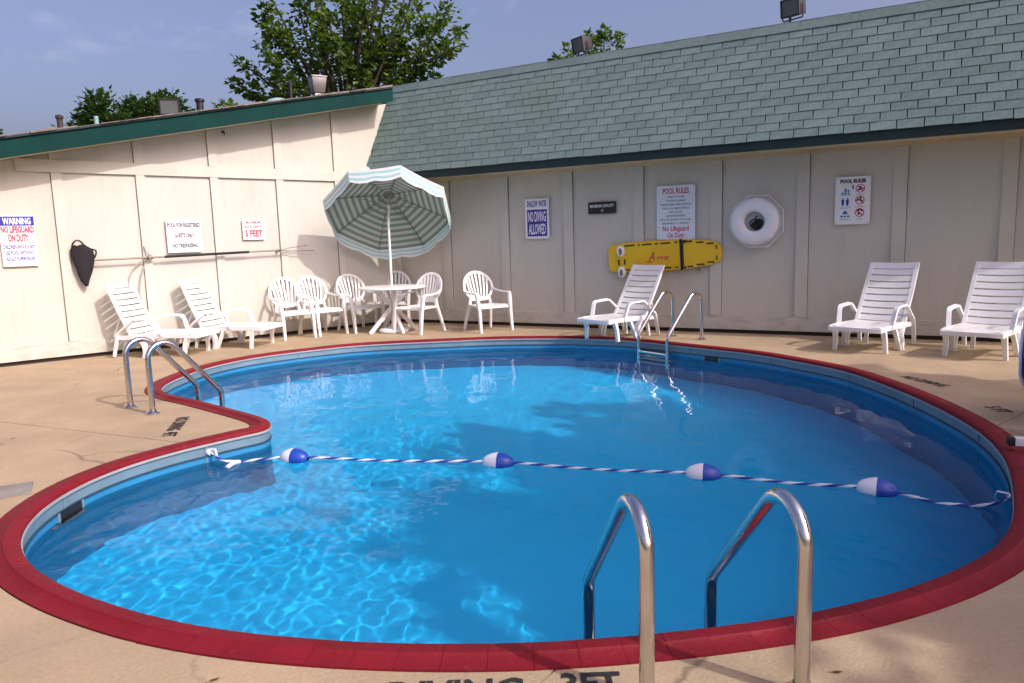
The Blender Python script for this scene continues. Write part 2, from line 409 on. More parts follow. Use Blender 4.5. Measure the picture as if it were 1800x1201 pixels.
# deck: concrete slabs between the coping and the walls, parted by narrow joints
BX0, BX1, BY0, BY1 = -8.0, 12.5, -14.0, .6
deck = tag(empty('deck'), 'tan concrete pool deck', kind='structure')
mb = MB()
ring_box = [(BX0, BY0), (BX1, BY0), (BX1, BY1), (BX0, BY1)]
def box_hit(p, d):
    best = None
    for ax, lim in ((0, BX0), (0, BX1), (1, BY0), (1, BY1)):
        if abs(d[ax]) < 1e-6: continue
        t = (lim - p[ax]) / d[ax]
        if t > 0:
            q = p + d * t
            if BX0 - 1e-4 <= q.x <= BX1 + 1e-4 and BY0 - 1e-4 <= q.y <= BY1 + 1e-4 and (best is None or t < best[0]): best = (t, q)
    return best[1]
def box_s(q):                                   # arc position round the box, counter-clockwise
    W = BX1 - BX0; H = BY1 - BY0
    if abs(q.y - BY0) < 1e-3: return q.x - BX0
    if abs(q.x - BX1) < 1e-3: return W + q.y - BY0
    if abs(q.y - BY1) < 1e-3: return W + H + BX1 - q.x
    return 2 * W + H + BY1 - q.y
def box_pt(s):
    W = BX1 - BX0; H = BY1 - BY0; s %= 2 * (W + H)
    if s < W: return Vector((BX0 + s, BY0))
    if s < W + H: return Vector((BX1, BY0 + s - W))
    if s < 2 * W + H: return Vector((BX1 - (s - W - H), BY1))
    return Vector((BX0, BY1 - (s - 2 * W - H)))
JOINTS = [((3.0, -7.1), (-1.82, -.16)), ((5.68, -9.07), (-.06, -.29)), ((7.14, -8.5), (-.02, -.16)), ((8.64, -4.46), (.18, .44))]
js = []
for p, d in JOINTS:
    p = Vector(p); i = min(range(NI), key=lambda k: (OUT[k] - p).length)
    hit = box_hit(OUT[i], Vector(d).normalized()); js.append((i, hit))
js.sort(key=lambda t: t[0])
G2 = .004
OUT_ = []
for p in OUT:
    OUT_.append(p)
PER = 2 * (BX1 - BX0 + BY1 - BY0)
for k in range(len(js)):
    i0, h0 = js[k]; i1, h1 = js[(k + 1) % len(js)]
    n = (i1 - i0) % NI
    con = []
    for j in range(n + 1):
        q = OUT[(i0 + j) % NI] + ON[(i0 + j) % NI] * .003
        if not con or (q - con[-1]).length > 1e-3: con.append(q)
    s0 = box_s(h0); s1 = box_s(h1)
    if s1 < s0: s1 += PER
    outer = [h0]
    W = BX1 - BX0; H = BY1 - BY0
    cs = sorted([c + m * PER for c in (0, W, W + H, 2 * W + H) for m in (0, 1, 2)])
    for c in cs:
        if s0 + .01 < c < s1 - .01: outer.append(box_pt(c))
    outer.append(h1)
    # pull both joint edges back a little so that a groove stays open
    def shift(a, b, sgn):
        d = (b - a).normalized(); return Vector((-d.y, d.x)) * sgn * G2
    sa = shift(con[0], h0, 1); sb = shift(con[-1], h1, -1)
    con[0] = con[0] + sa; con[-1] = con[-1] + sb; outer[0] = outer[0] + sa; outer[-1] = outer[-1] + sb
    poly = con[::-1] + outer
    m2 = MB(); m2.poly([(p.x, p.y) for p in poly], -.11, 0)
    m2.build('deck_slab', M['concrete'], deck)
m2 = MB()
for i, h in js:                                    # dirt at the bottom of each joint
    a = OUT[i]; d = (h - a).normalized(); pz = Vector((-d.y, d.x)) * .012
    m2.hexa([(*(a - pz), -.06), (*(h - pz), -.06), (*(h + pz), -.06), (*(a + pz), -.06), (*(a - pz), -.012), (*(h - pz), -.012), (*(h + pz), -.012), (*(a + pz), -.012)])
m2.build('joint_filler', M['joint'], deck)

# coping: short painted stones with a raised round nose
coping = tag(empty('pool_coping'), 'red painted pool coping', kind='structure')
arc = [0]
for i in range(NI): arc.append(arc[-1] + (IN[(i + 1) % NI] - IN[i]).length)
def at_arc(cur, s):
    s %= arc[-1]
    lo = 0
    import bisect
    i = bisect.bisect_right(arc, s) - 1; i = min(i, NI - 1)
    t = (s - arc[i]) / (arc[i + 1] - arc[i]); return cur[i] * (1 - t) + cur[(i + 1) % NI] * t
C0 = [IN[i] - ON[i] * .004 for i in range(NI)]
C1 = [IN[i] + ON[i] * .002 for i in range(NI)]
C2 = [IN[i] + ON[i] * .016 for i in range(NI)]
C3 = offset_curve(.068); C4 = offset_curve(.076); C5 = OUT
PROF = [(C0, -.012), (C0, .006), (C1, .013), (C2, .020), (C3, .019), (C4, .009), (C5, .007), (C5, -.08)]
NST = 168
for k in range(NST):
    s0 = arc[-1] * k / NST + .0007; s1 = arc[-1] * (k + 1) / NST - .0007
    m2 = MB(); rows = []
    dz = random.uniform(-.0007, .0007)
    for j in range(4):
        s = s0 + (s1 - s0) * j / 3
        rows.append([m2.bm.verts.new((*at_arc(cv, s), z + (dz if z > 0 else 0))) for cv, z in PROF])
    for A, B in zip(rows, rows[1:]):
        for j in range(len(PROF) - 1):
            try: m2.bm.faces.new([A[j], A[j + 1], B[j + 1], B[j]])
            except ValueError: pass
    m2.bm.faces.new(rows[0][::-1]); m2.bm.faces.new(rows[-1])
    bmesh.ops.remove_doubles(m2.bm, verts=m2.bm.verts, dist=2e-4)
    m2.build('coping_stone', M['coping'], coping, smooth=True, angle=50)

# pool basin
WZ = -.15
def floor_z(x, y):
    return -1.02 - .5 * min(1, max(0, (y + 7.5) / 4.5))
basin = tag(empty('pool_basin'), 'blue vinyl lined pool basin', kind='structure')
def band(name, z0, z1, off, m):
    m2 = MB(); A = []; B = []
    for i in range(NI):
        p = IN[i] + ON[i] * off
        A.append(m2.bm.verts.new((*p, z0))); B.append(m2.bm.verts.new((*p, z1 if z1 is not None else floor_z(p.x, p.y) - .02)))
    for i in range(NI): m2.bm.faces.new([A[i], A[(i + 1) % NI], B[(i + 1) % NI], B[i]])
    return m2.build(name, m, basin, smooth=True, fix=False)
def lip(name, z0, z1, d0, d1, m):                 # moulded strip running round the wall
    m2 = MB(); R = []
    for i in range(NI):
        R.append([m2.bm.verts.new((*(IN[i] + ON[i] * d), z)) for d, z in ((d1, z0), (d0, z0), (d0, z1), (d1, z1))])
    for i in range(NI):
        A = R[i]; B = R[(i + 1) % NI]
        for j in range(3): m2.bm.faces.new([A[j], A[j + 1], B[j + 1], B[j]])
    return m2.build(name, m, basin, smooth=True, angle=30)
lip('bead_strip', -.012, -.028, -.010, .03, M['bead'])
band('liner_track', -.02, -.098, .006, M['track'])
lip('liner_seam', -.097, -.108, -.006, .03, M['seam'])
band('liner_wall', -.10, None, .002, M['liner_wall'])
m2 = MB()
for k in range(22):                              # upright seams of the wall panels
    s = arc[-1] * (k + .35) / 22; p = at_arc(IN, s); q = at_arc(IN, s + .01); t = (q - p).normalized(); n = Vector((t.y, -t.x))
    a = p - t * .006; b = p + t * .006
    m2.hexa([(*(a - n * .001), -.42), (*(b - n * .001), -.42), (*(b + n * .02), -.42), (*(a + n * .02), -.42), (*(a - n * .001), -.03), (*(b - n * .001), -.03), (*(b + n * .02), -.03), (*(a + n * .02), -.03)])
m2.build('wall_seam', M['track'], basin)
m2 = MB()
tri = tessellate_polygon([[Vector((p.x, p.y, 0)) for p in IN]])
vs = [m2.bm.verts.new((*(IN[i] + ON[i] * .004), floor_z(*IN[i]))) for i in range(NI)]
for t in tri:
    try: m2.bm.faces.new([vs[i] for i in t])
    except ValueError: pass
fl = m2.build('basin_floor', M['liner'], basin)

# water: a rippled sheet that really bends the light; the sun is focused through it on to the liner
import numpy as np
m = bpy.data.materials.new('pool_water'); m.use_nodes = True
t = m.node_tree; t.nodes.clear()
N = t.nodes.new; K = t.links.new
rf = N('ShaderNodeBsdfRefraction'); rf.inputs['IOR'].default_value = 1.33; rf.inputs['Roughness'].default_value = 0; rf.inputs['Color'].default_value = (.93, .99, 1, 1)
gl = N('ShaderNodeBsdfGlossy'); gl.inputs['Roughness'].default_value = .02
fr = N('ShaderNodeFresnel'); fr.inputs['IOR'].default_value = 1.33
mu = N('ShaderNodeMath'); mu.operation = 'MULTIPLY'; mu.inputs[1].default_value = .52; K(fr.outputs[0], mu.inputs[0])
ms = N('ShaderNodeMixShader'); K(mu.outputs[0], ms.inputs[0]); K(rf.outputs[0], ms.inputs[1]); K(gl.outputs[0], ms.inputs[2])
K(ms.outputs[0], N('ShaderNodeOutputMaterial').inputs['Surface'])
M['water'] = m
NX = 520
wx0 = min(p.x for p in IN) - .06; wx1 = max(p.x for p in IN) + .06; wy0 = min(p.y for p in IN) - .06; wy1 = max(p.y for p in IN) + .06
gx, gy = np.meshgrid(np.linspace(wx0, wx1, NX + 1), np.linspace(wy0, wy1, NX + 1))
hz = np.zeros_like(gx); fine = np.zeros_like(gx)
wr = random.Random(1)
for i in range(60):
    lam = .22 * 2 ** wr.uniform(0, 2.2); th = wr.gauss(.75, .8); k = 2 * PI / lam
    hz += .0034 / 60 ** .5 * lam * wr.uniform(.5, 1.3) * 2.0 * np.sin(k * math.cos(th) * gx + k * math.sin(th) * gy + wr.uniform(0, 6.28))
for i in range(40):
    lam = .06 * 2 ** wr.uniform(0, 1.3); th = wr.gauss(.9, .7); k = 2 * PI / lam
    fine += 0.0030 / 40 ** .5 * lam * wr.uniform(.5, 1.3) * 2.0 * np.sin(k * math.cos(th) * gx + k * math.sin(th) * gy + wr.uniform(0, 6.28))
breeze = np.clip(1.25 - np.hypot(gx - 5.2, gy + 8.0) / 4.2, .16, 1)      # the return jet ruffles the shallow end most
gz = WZ + hz * (.35 + .45 * breeze) + fine * (.08 + .9 * breeze)
cont = np.array([(p.x, p.y) for p in OUT])                     # keep the cells inside the coping line
def inside(px, py):
    r = np.zeros(px.shape, bool); n = len(cont)
    for i in range(n):
        x1, y1 = cont[i]; x2, y2 = cont[(i + 1) % n]
        if y1 == y2: continue
        c = (y1 > py) != (y2 > py)
        r ^= c & (px < (x2 - x1) * (py - y1) / (y2 - y1) + x1)
    return r
ins = inside((gx[:-1, :-1] + gx[1:, 1:]) / 2, (gy[:-1, :-1] + gy[1:, 1:]) / 2)
idx = np.arange((NX + 1) ** 2).reshape(NX + 1, NX + 1)
quads = np.stack([idx[:-1, :-1], idx[:-1, 1:], idx[1:, 1:], idx[1:, :-1]], -1)[ins]
used, inv = np.unique(quads, return_inverse=True)
co = np.stack([gx.ravel(), gy.ravel(), gz.ravel()], -1)[used]
me = bpy.data.meshes.new('pool_water')
me.from_pydata(co.tolist(), [], inv.reshape(-1, 4).tolist())
me.materials.append(m); me.shade_smooth()
water = tag(link_mesh('pool_water', me), 'clear blue pool water with light ripples', kind='structure')
water.cycles.is_caustics_caster = True
sl.cycles.is_caustics_light = True
sc.cycles.caustics_refractive = True
for o in basin.children: o.cycles.is_caustics_receiver = True

# ================================================================== LEFT BUILDING
lb = tag(empty('cream_building', (0, 0, 0)), 'cream plywood building on the left with sloping teal roof edge, sunlit', 'building')
def slab_on(wall, a0, a1, z0, z1, o0, o1, name, m, parent, **k):
    """block between wall coordinates; z0, z1 may be pairs (at a0, at a1)"""
    f = LWp if wall == 'L' else BWp
    z00, z01 = z0 if isinstance(z0, tuple) else (z0, z0)
    z10, z11 = z1 if isinstance(z1, tuple) else (z1, z1)
    m2 = MB()
    m2.hexa([f(a0, z00, o0), f(a1, z01, o0), f(a1, z01, o1), f(a0, z00, o1), f(a0, z10, o0), f(a1, z11, o0), f(a1, z11, o1), f(a0, z10, o1)])
    return m2.build(name, m, parent, **k)
def zs(a): return 3.80 - .2145 * a               # soffit height along the left wall
def zf(a): return 3.995 - .2125 * a              # top of the fascia
AEND = 8.6
BAT = [1.215 + 1.0068 * i for i in range(-1, 8)]   # outer edges of the battens
BWID = .115
RAIL0, RAIL1 = 2.438, 2.595
slab_on('L', -.2, AEND, .05, (zs(-.2) - .02, zs(AEND) - .02), -.09, -.016, 'backing', M['seam_gap'], lb)
slab_on('L', -.2, AEND, -.1, .048, -.09, -.02, 'foundation', M['foundation'], lb)
edges = [.0] + BAT[1:]
prev = 0.0
for e in BAT[1:] + [AEND + .2]:
    a0 = prev + .006; a1 = e - .03
    if a1 > AEND: a1 = AEND
    za, zb = zs(a0), zs(a1)
    zt = min(RAIL0 + .03, 9)
    if zb > RAIL0 + .05:
        slab_on('L', a0, a1, .058, RAIL0 + .05, -.015, 0, 'wall_panel', M['siding'], lb)
        slab_on('L', a0, a1, RAIL0 + .056, (za - .003, zb - .003), -.015, 0, 'wall_panel', M['siding'], lb)
    else:
        slab_on('L', a0, a1, .058, (za - .003, zb - .003), -.015, 0, 'wall_panel', M['siding'], lb)
    prev = e
for e in BAT[1:]:
    a0, a1 = e - BWID, e
    if zs(a1) > RAIL0 + .05:
        slab_on('L', a0, a1, .243, RAIL0 - .003, .001, .032, 'batten', M['trim'], lb)
        if zs(a1) > RAIL1 + .05: slab_on('L', a0, a1, RAIL1 + .003, (zs(a0) - .004, zs(a1) - .004), .001, .032, 'batten', M['trim'], lb)
    else:
        slab_on('L', a0, a1, .243, (zs(a0) - .004, zs(a1) - .004), .001, .032, 'batten', M['trim'], lb)
slab_on('L', .025, 5.62, RAIL0, RAIL1, .001, .036, 'rail_board', M['trim'], lb)
slab_on('L', .025, AEND, .056, .24, .001, .026, 'base_board', M['base_trim'], lb)
slab_on('L', .002, .10, .243, RAIL0 - .003, .001, .022, 'corner_board', M['trim'], lb)
# roof slab with overhang, soffit and fascia
OV = .45
slab_on('L', .30, AEND + .4, (zs(.3) + .001, zs(AEND + .4) + .001), (zs(.3) + .03, zs(AEND + .4) + .03), -.1, OV - .03, 'soffit', M['soffit'], lb)
slab_on('L', .285, AEND + .4, (zs(.285) - .012, zs(AEND + .4) - .012), (zf(.285), zf(AEND + .4)), OV - .028, OV, 'fascia', M['teal'], lb)
slab_on('L', .285, AEND + .4, (zf(.285) + .002, zf(AEND + .4) + .002), (zf(.285) + .022, zf(AEND + .4) + .022), -6, OV + .03, 'roof', M['underlay'], lb)
m2 = MB()                                        # ragged old shingle edge seen along the roof rim
a = .3
while a < AEND + .3:
    wd = random.uniform(.22, .34)
    for rr in range(3):
        o1 = OV + .045 - rr * .16 + random.uniform(-.012, .012); o0 = o1 - .2
        z = lambda q: zf(q) + .024 + rr * .006
        t = random.uniform(.008, .022)
        f = LWp
        m2.hexa([f(a, z(a), o0), f(a + wd - .01, z(a + wd), o0), f(a + wd - .01, z(a + wd), o1), f(a, z(a), o1), f(a, z(a) + t, o0), f(a + wd - .01, z(a + wd) + t, o0), f(a + wd - .01, z(a + wd) + t * random.uniform(.6, 1.6), o1), f(a, z(a) + t * random.uniform(.6, 1.6), o1)])
    a += wd
es = m2.build('edge_shingles', M['old_shingle'], lb); es['kind'] = 'stuff'

# ================================================================== BACK BUILDING
bb = tag(empty('mansard_building', (0, 0, 0)), 'cream building at the back under a steep green shingled mansard roof', 'building')
XEND = 12.2
XB = [-.0446 + 1.13455 * i for i in range(1, 11)]
slab_on('B', -.2, XEND, .05, 2.45, -.09, -.016, 'backing', M['seam_gap'], bb)
slab_on('B', -.2, XEND, -.1, .048, -.09, -.02, 'foundation', M['foundation'], bb)
prev = .0
for e in XB + [XEND + .2]:
    a1 = min(e - .03, XEND)
    slab_on('B', prev + .006, a1, .058, 2.44, -.015, 0, 'wall_panel', M['siding'], bb)
    if e < XEND:
        slab_on('B', e - .155, e, .248, 2.397, .001, .028, 'batten', M['trim'], bb)
    prev = e
slab_on('B', .03, XEND, .056, .245, .001, .024, 'base_board', M['base_trim'], bb)
slab_on('B', .03, XEND, 2.40, 2.448, .001, .024, 'trim_board', M['soffit'], bb)
EO, EZ0, EZ1 = .60, 2.425, 2.55
slab_on('B', -.02, XEND, 2.45, 2.47, -.1, EO - .03, 'soffit', M['soffit'], bb)
# fascia and mansard run into the left wall: their ends follow its slanted plane
def lwx(y): return math.tan(TH) * y              # x of the left wall at a given y
def cut_slab(name, pts, m, x1=XEND):             # pts: profile (y, z) polygon extruded from left wall to x1
    m2 = MB(); A = [m2.bm.verts.new((lwx(y) + .004, y, z)) for y, z in pts]; B = [m2.bm.verts.new((x1, y, z)) for y, z in pts]
    n = len(pts)
    for i in range(n): m2.bm.faces.new([A[i], A[(i + 1) % n], B[(i + 1) % n], B[i]])
    m2.bm.faces.new(A[::-1]); m2.bm.faces.new(B)
    return m2.build(name, m, bb)
cut_slab('fascia', [(-EO, EZ0), (-EO + .03, EZ0), (-EO + .03, EZ1), (-EO, EZ1)], M['dark_teal'])
MY0, MZ0, MY1, MZ1 = -.625, 2.545, -.02, 4.045
cut_slab('roof_deck', [(MY0 + .012, MZ0), (MY0 + .06, MZ0), (MY1 + .06, MZ1), (MY1 + .012, MZ1)], M['underlay'])
m2 = MB(); m2.box((-.3, .05, 3.96), (XEND, 5.5, 4.03)); m2.build('flat_roof', M['underlay'], bb)
SD = Vector((0, MY1 - MY0, MZ1 - MZ0)); SL = SD.length; SD.normalize(); SN = Vector((0, -SD.z, SD.y))
ROWS = 13; EXP = (SL - .10) / ROWS; TW = .283
cells = []
for rr in range(ROWS):
    off = (rr % 2) * TW * .5 + (rr * .037) % TW
    x = -1.0 - off
    while x < XEND:
        s0 = rr * EXP; y = MY0 + SD.y * (s0 + EXP * .5)
        xa = max(x + .006, lwx(y) + .012); xb = min(x + TW - .006, XEND)
        if xb - xa > .04: cells.append((rr, xa, xb))
        x += TW
def shingle(m2, rr, xa, xb, ori):
    s0 = rr * EXP - .004; s1 = (rr + 1) * EXP + .02
    base = Vector((0, MY0, MZ0))
    tl = .009 + random.uniform(-.001, .002); tt = .002
    P = lambda x, s, t: base + Vector((x, 0, 0)) + SD * s + SN * t - ori
    j = random.uniform(-.005, .005)
    m2.hexa([P(xa, s0 + j, .001), P(xb, s0 + j, .001), P(xb, s1, -.004), P(xa, s1, -.004), P(xa, s0 + j, tl), P(xb, s0 + j, tl), P(xb, s1, tt), P(xa, s1, tt)])
cells.sort(key=lambda c: (Vector(((c[1] + c[2]) / 2, -.3, 3.3)) - CAM).length - c[0] * .0 + (50 if c[1] > 9.6 else 0))
for rr, xa, xb in cells[:300]:
    m2 = MB(); ori = Vector((xa, MY0 + SD.y * rr * EXP, MZ0 + SD.z * rr * EXP)); shingle(m2, rr, xa, xb, ori)
    m2.build('shingle', M['shingle'], bb, Matrix.Translation(ori))
m2 = MB()
for rr, xa, xb in cells[300:]: shingle(m2, rr, xa, xb, Vector((0, 0, 0)))
o = m2.build('far_shingles', M['shingle'], bb); o['kind'] = 'stuff'
x = lwx(MY1) + .01
while x < XEND:                                   # ridge cap pieces
    m2 = MB(); b0 = Vector((0, MY0, MZ0)) + SD * (SL - .115); b1 = Vector((0, MY0, MZ0)) + SD * (SL + .012)
    x1 = min(x + .60, XEND)
    t = .014
    m2.hexa([b0 + Vector((x, 0, 0)) + SN * .002, b0 + Vector((x1 - .004, 0, 0)) + SN * .002, b1 + Vector((x1 - .004, 0, 0)) + SN * .002, b1 + Vector((x, 0, 0)) + SN * .002,
             b0 + Vector((x, 0, 0)) + SN * t, b0 + Vector((x1 - .004, 0, 0)) + SN * (t + .004), b1 + Vector((x1 - .004, 0, 0)) + SN * (t + .004), b1 + Vector((x, 0, 0)) + SN * t])
    m2.box((x, MY1 - .012, MZ1 + .014), (x1 - .004, MY1 + .16, MZ1 + .026))
    m2.build('ridge_cap', M['shingle'], bb)
    x = x1
# ================================================================== TREES
def leaf(m2, p, d, s, up):
    """one lobed leaf: five-cornered face bent along its midrib"""
    d = d.normalized(); x = d.cross(up)
    if x.length < 1e-3: x = Vector((1, 0, 0))
    x.normalize(); n = x.cross(d)
    c = p + d * s * .45 - n * s * .12
    P = [p, p + d * s * .35 + x * s * .48 + n * s * .05, p + d * s * 1.0, p + d * s * .35 - x * s * .48 + n * s * .05]
    v = [m2.bm.verts.new(q) for q in P]; cv = m2.bm.verts.new(c)
    for i in range(4): m2.bm.faces.new([v[i], v[(i + 1) % 4], cv])

def tree(label, base, H, trunk_r, tips, nleaf, ls, group=None, rng=None, bark='bark', lm='leaf', start=.45, spread=.22, droop=0.0, fork=.45):
    """tips: local ends of the limbs. leaves crowd round the outer part of every limb"""
    rng = rng or random.Random(3)
    root = tag(empty('tree', base), label, 'tree', group)
    tm = MB(); fm = MB()
    tm.tube([(0, 0, -.3), (.02, 0, H * .2), (-.03, .04, H * .45), (0, 0, H * .7)], trunk_r, 8, scale=[1.25, 1, .8, .5])
    for tp in tips:
        tp = Vector(tp); z0 = H * rng.uniform(fork * .6, fork + .2); a = Vector((0, 0, min(z0, tp.z * .8)))
        mid = a.lerp(tp, .5) + Vector((rng.uniform(-.2, .2), rng.uniform(-.2, .2), rng.uniform(0, .3)))
        path = catmull([a, mid, tp], 4)
        tm.tube(path, trunk_r * .32, 5, scale=[1 - .85 * i / (len(path) - 1) for i in range(len(path))])
        n = len(path)
        for k in range(nleaf):
            t = start + (1.03 - start) * rng.random() ** .85
            f = min(t * (n - 1), n - 1.001); i = int(f); p = path[i].lerp(path[i + 1], f - i)
            sp = spread * (1.25 - .75 * max(0, (t - start) / (1 - start))) * (tp - a).length ** .5
            off = Vector((rng.gauss(0, 1), rng.gauss(0, 1), rng.gauss(0, .8))) * sp * .55
            out = (path[-1] - path[-2]).normalized() * .6 + off.normalized() * .9 + Vector((0, 0, -.35 - droop))
            leaf(fm, p + off, out + Vector((rng.uniform(-.4, .4), rng.uniform(-.4, .4), rng.uniform(-.3, .3))), ls * rng.uniform(.65, 1.25), Vector((rng.uniform(-.5, .5), rng.uniform(-.5, .5), 1)))
    tm.build('trunk', M[bark], root, smooth=True)
    fm.build('crown', M[lm], root, fix=False)
    return root

fh = Vector((FWD.x, FWD.y, 0)).normalized(); rh = Vector((RGT.x, RGT.y, 0)).normalized()
def ln(u, v, z): return rh * u + fh * v + Zu * z   # lateral, deep, up
# the big maple behind the roofs; its limbs end in pointed shoots
rng = random.Random(11)
tips = []
for u, z in ((-3.5, 6.0), (-3.1, 6.6), (-2.7, 5.7), (-3.3, 5.2), (-2.2, 6.3), (-2.75, 7.4), (-2.45, 7.9), (-2.0, 8.1), (-1.7, 7.4), (-1.95, 8.5), (-1.35, 8.8), (-1.0, 8.3), (-1.1, 9.2), (-.7, 9.4), (-.4, 8.9), (0, 9.6), (.4, 9.2), (.9, 9.5), (1.4, 9.4), (2.0, 9.25), (2.5, 9.0), (1.7, 8.6), (1.2, 8.3), (2.2, 8.0), (2.9, 7.9), (3.2, 7.6), (2.6, 7.3), (3.35, 7.0), (3.0, 6.7), (3.3, 6.4), (2.4, 6.5), (1.9, 6.9), (1.3, 7.2), (.7, 7.6), (.2, 8.0), (-.3, 7.5), (-.9, 7.0), (.6, 6.3), (1.6, 6.0), (2.7, 6.0), (-.6, 6.2), (-1.3, 5.8), (-1.8, 6.6), (0, 6.9), (.9, 8.8), (-.1, 8.5), (1.1, 6.6), (2.1, 7.5)):
    tips.append(ln((u if u > -2.3 else -2.3 + (u + 2.3) * .72) + rng.uniform(-.12, .12), rng.uniform(-1.6, 1.6), z + rng.uniform(-.1, .1)))
bt = CAM + FWD * 22 + RGT * ((630 - 900) / 1300 * 22); bt.z = 0
tree('tall green maple rising behind the meeting point of the two roofs', bt, 8.0, .26, tips, 150, .175, 'trees beyond the roofs', rng, start=.45, spread=.15)
rng = random.Random(21); tips = []
for u, z in ((-2.3, 5.3), (-1.9, 6.1), (-1.5, 6.6), (-1.0, 7.0), (-.5, 7.25), (0, 7.3), (.45, 7.25), (.95, 7.05), (1.35, 7.3), (1.7, 7.0), (2.1, 6.6), (2.5, 6.2), (2.6, 5.6), (1.6, 6.2), (.8, 6.4), (0, 6.4), (-.8, 6.2), (-1.4, 5.6), (.4, 5.8), (1.2, 5.6), (-.4, 5.5), (2.1, 5.4), (-2.0, 5.2), (-2.5, 4.8)):
    tips.append(ln(u * 1.3, rng.uniform(-1.3, 1.3), z - .12))
bt = CAM + FWD * 30 + RGT * ((258 - 900) / 1300 * 30); bt.z = 0
tree('dense dark round tree behind the left building roof', bt, 6.2, .22, tips, 620, .20, 'trees beyond the roofs', rng, lm='leaf_dark', start=.4, spread=.36)
rng = random.Random(31); tips = []
for u, z in ((-1.6, 6.9), (-1.25, 7.5), (-.85, 7.9), (-.1, 8.35), (.3, 8.3), (.75, 8.15), (.95, 7.6), (.55, 7.3), (.0, 7.6), (-.5, 7.2), (.85, 7.1), (-1.0, 6.8), (.3, 6.9)):
    tips.append(ln(u * .95, rng.uniform(-.6, .6), z - .75))
bt = CAM + FWD * 24 + RGT * ((1050 - 900) / 1300 * 24); bt.z = 0
tree('slender tree with upright shoots beside the floodlight on the green ridge', bt, 6.8, .18, tips, 150, .15, 'trees beyond the roofs', rng, start=.62, spread=.11)
rng = random.Random(41); tips = []
for u, z in ((-.9, 7.9), (-.45, 8.25), (-.1, 8.1), (.25, 8.2), (.65, 7.9), (-.2, 7.4), (.5, 7.3), (-1.2, 7.3)):
    tips.append(ln(u, rng.uniform(-.6, .6), z))
bt = CAM + FWD * 40 + RGT * ((12 - 900) / 1300 * 40); bt.z = 0
tree('distant dark treetop at the far left roof end', bt, 7.0, .2, tips, 200, .2, 'trees beyond the roofs', rng, lm='leaf_dark', start=.6, spread=.18)
# shade tree on the right that throws the broad shadow over the deep side of the pool
def round_tree(label, base, cz, rx, rz, ntip, nleaf, ls, seed):
    rng = random.Random(seed); tips = []
    for k in range(ntip):
        th = rng.uniform(0, 2 * PI); ph = math.acos(rng.uniform(-.75, 1)); r = rng.uniform(.72, 1.05)
        tips.append((rx * r * math.sin(ph) * math.cos(th), rx * r * math.sin(ph) * math.sin(th), cz + rz * r * math.cos(ph)))
    return tree(label, base, cz + rz * .3, .24, tips, nleaf, ls, 'shade trees right of the pool', rng, start=.35, spread=.32, fork=.3)
round_tree('broad shade tree standing right of the pool, outside the picture', (15.3, -6.0, 0), 5.0, 2.85, 2.1, 95, 210, .30, 5)
round_tree('second shade tree behind the first, outside the picture on the right', (17.9, -6.9, 0), 5.6, 2.9, 2.3, 80, 150, .32, 9)

# ================================================================== ROOF FITTINGS AND FLOODLIGHTS
def floodlight(label, p, face, s=1.0, tilt=-.25, group='floodlights on the roofs', post=.1):
    root = tag(empty('floodlight', p), label, 'floodlight', group)
    rz = math.atan2(-face.x, face.y)
    R = Matrix.Translation((0, 0, post + .12 * s)) @ Matrix.Rotation(rz, 4, 'Z') @ Matrix.Rotation(tilt, 4, 'X')
    h = MB()      # housing: a tapered box deep at the front
    a, b, d = .130 * s, .110 * s, .19 * s
    h.hexa([(-a * .8, -d, -b * .75), (a * .8, -d, -b * .75), (a, 0, -b), (-a, 0, -b), (-a * .8, -d, b * .75), (a * .8, -d, b * .75), (a, 0, b), (-a, 0, b)])
    hd = h.build('housing', M['darkmetal'], root, R, bevel=.008)
    f = MB()
    for q in (((-a, -.0, -b), (a, .02, -b + .014)), ((-a, 0, b - .014), (a, .02, b)), ((-a, 0, -b + .014), (-a + .014, .02, b - .014)), ((a - .014, 0, -b + .014), (a, .02, b - .014))): f.box(*q)
    f.build('bezel', M['darkmetal'], hd)
    g = MB(); g.box((-a + .015, .002, -b + .015), (a - .015, .008, b - .015)); g.build('lens', M['lampglass'], hd)
    m2 = MB(); m2.tube([(0, 0, 0), (0, 0, post)], .018 * s, 8); m2.box((-.05, -.05, 0), (.05, .05, .012)); m2.build('mount', M['darkmetal'], root)
    y = MB(); y.tube(fillet([(-a - .012, -.05, .02), (-a - .012, -.05, -b - .03), (a + .012, -.05, -b - .03), (a + .012, -.05, .02)], .02, 3), .009 * s, 6); y.build('yoke', M['darkmetal'], root, R)
    return root
rz0 = 4.07
floodlight('dark floodlight on the green ridge in front of the slender tree', (3.45, .1, rz0), Vector((-.5, -1, 0)), 1.0, tilt=-.2, post=.07)
floodlight('dark floodlight furthest right on the green ridge, against bare sky', (6.46, .1, rz0), Vector((-.42, -1, 0)), 1.02, tilt=-.1, post=.09)
p = LWp(3.65, zf(3.65) + .02, -.15); floodlight('dark floodlight on the left roof in front of the dense dark tree', p, Vector((.75, -.65, 0)), 1.0, tilt=-.1, post=.06)
def pipe(name, label, a, o, h, r, m, cap=True, cat='vent pipe', grp='pipes on the left roof'):
    p = LWp(a, zf(a) - .03, o); root = tag(empty(name, p), label, cat, grp)
    q = MB(); q.tube([(0, 0, 0), (0, 0, h)], r, 12); q.build('pipe', m, root, smooth=True)
    q = MB(); q.lathe([(r * 2.1, .03), (r * 1.15, .09), (r * 1.02, .10)], 14); q.build('flashing', M['old_shingle'], root, smooth=True)
    if cap:
        q = MB(); q.lathe([(r * .7, h - .01), (r * 1.35, h - .005), (r * 1.35, h + .03), (0, h + .05)], 14); q.build('cap', m, root, smooth=True)
M['rust'] = mat('dark_rusty_pipe', (.06, .04, .035), .8, .2, var=.3)
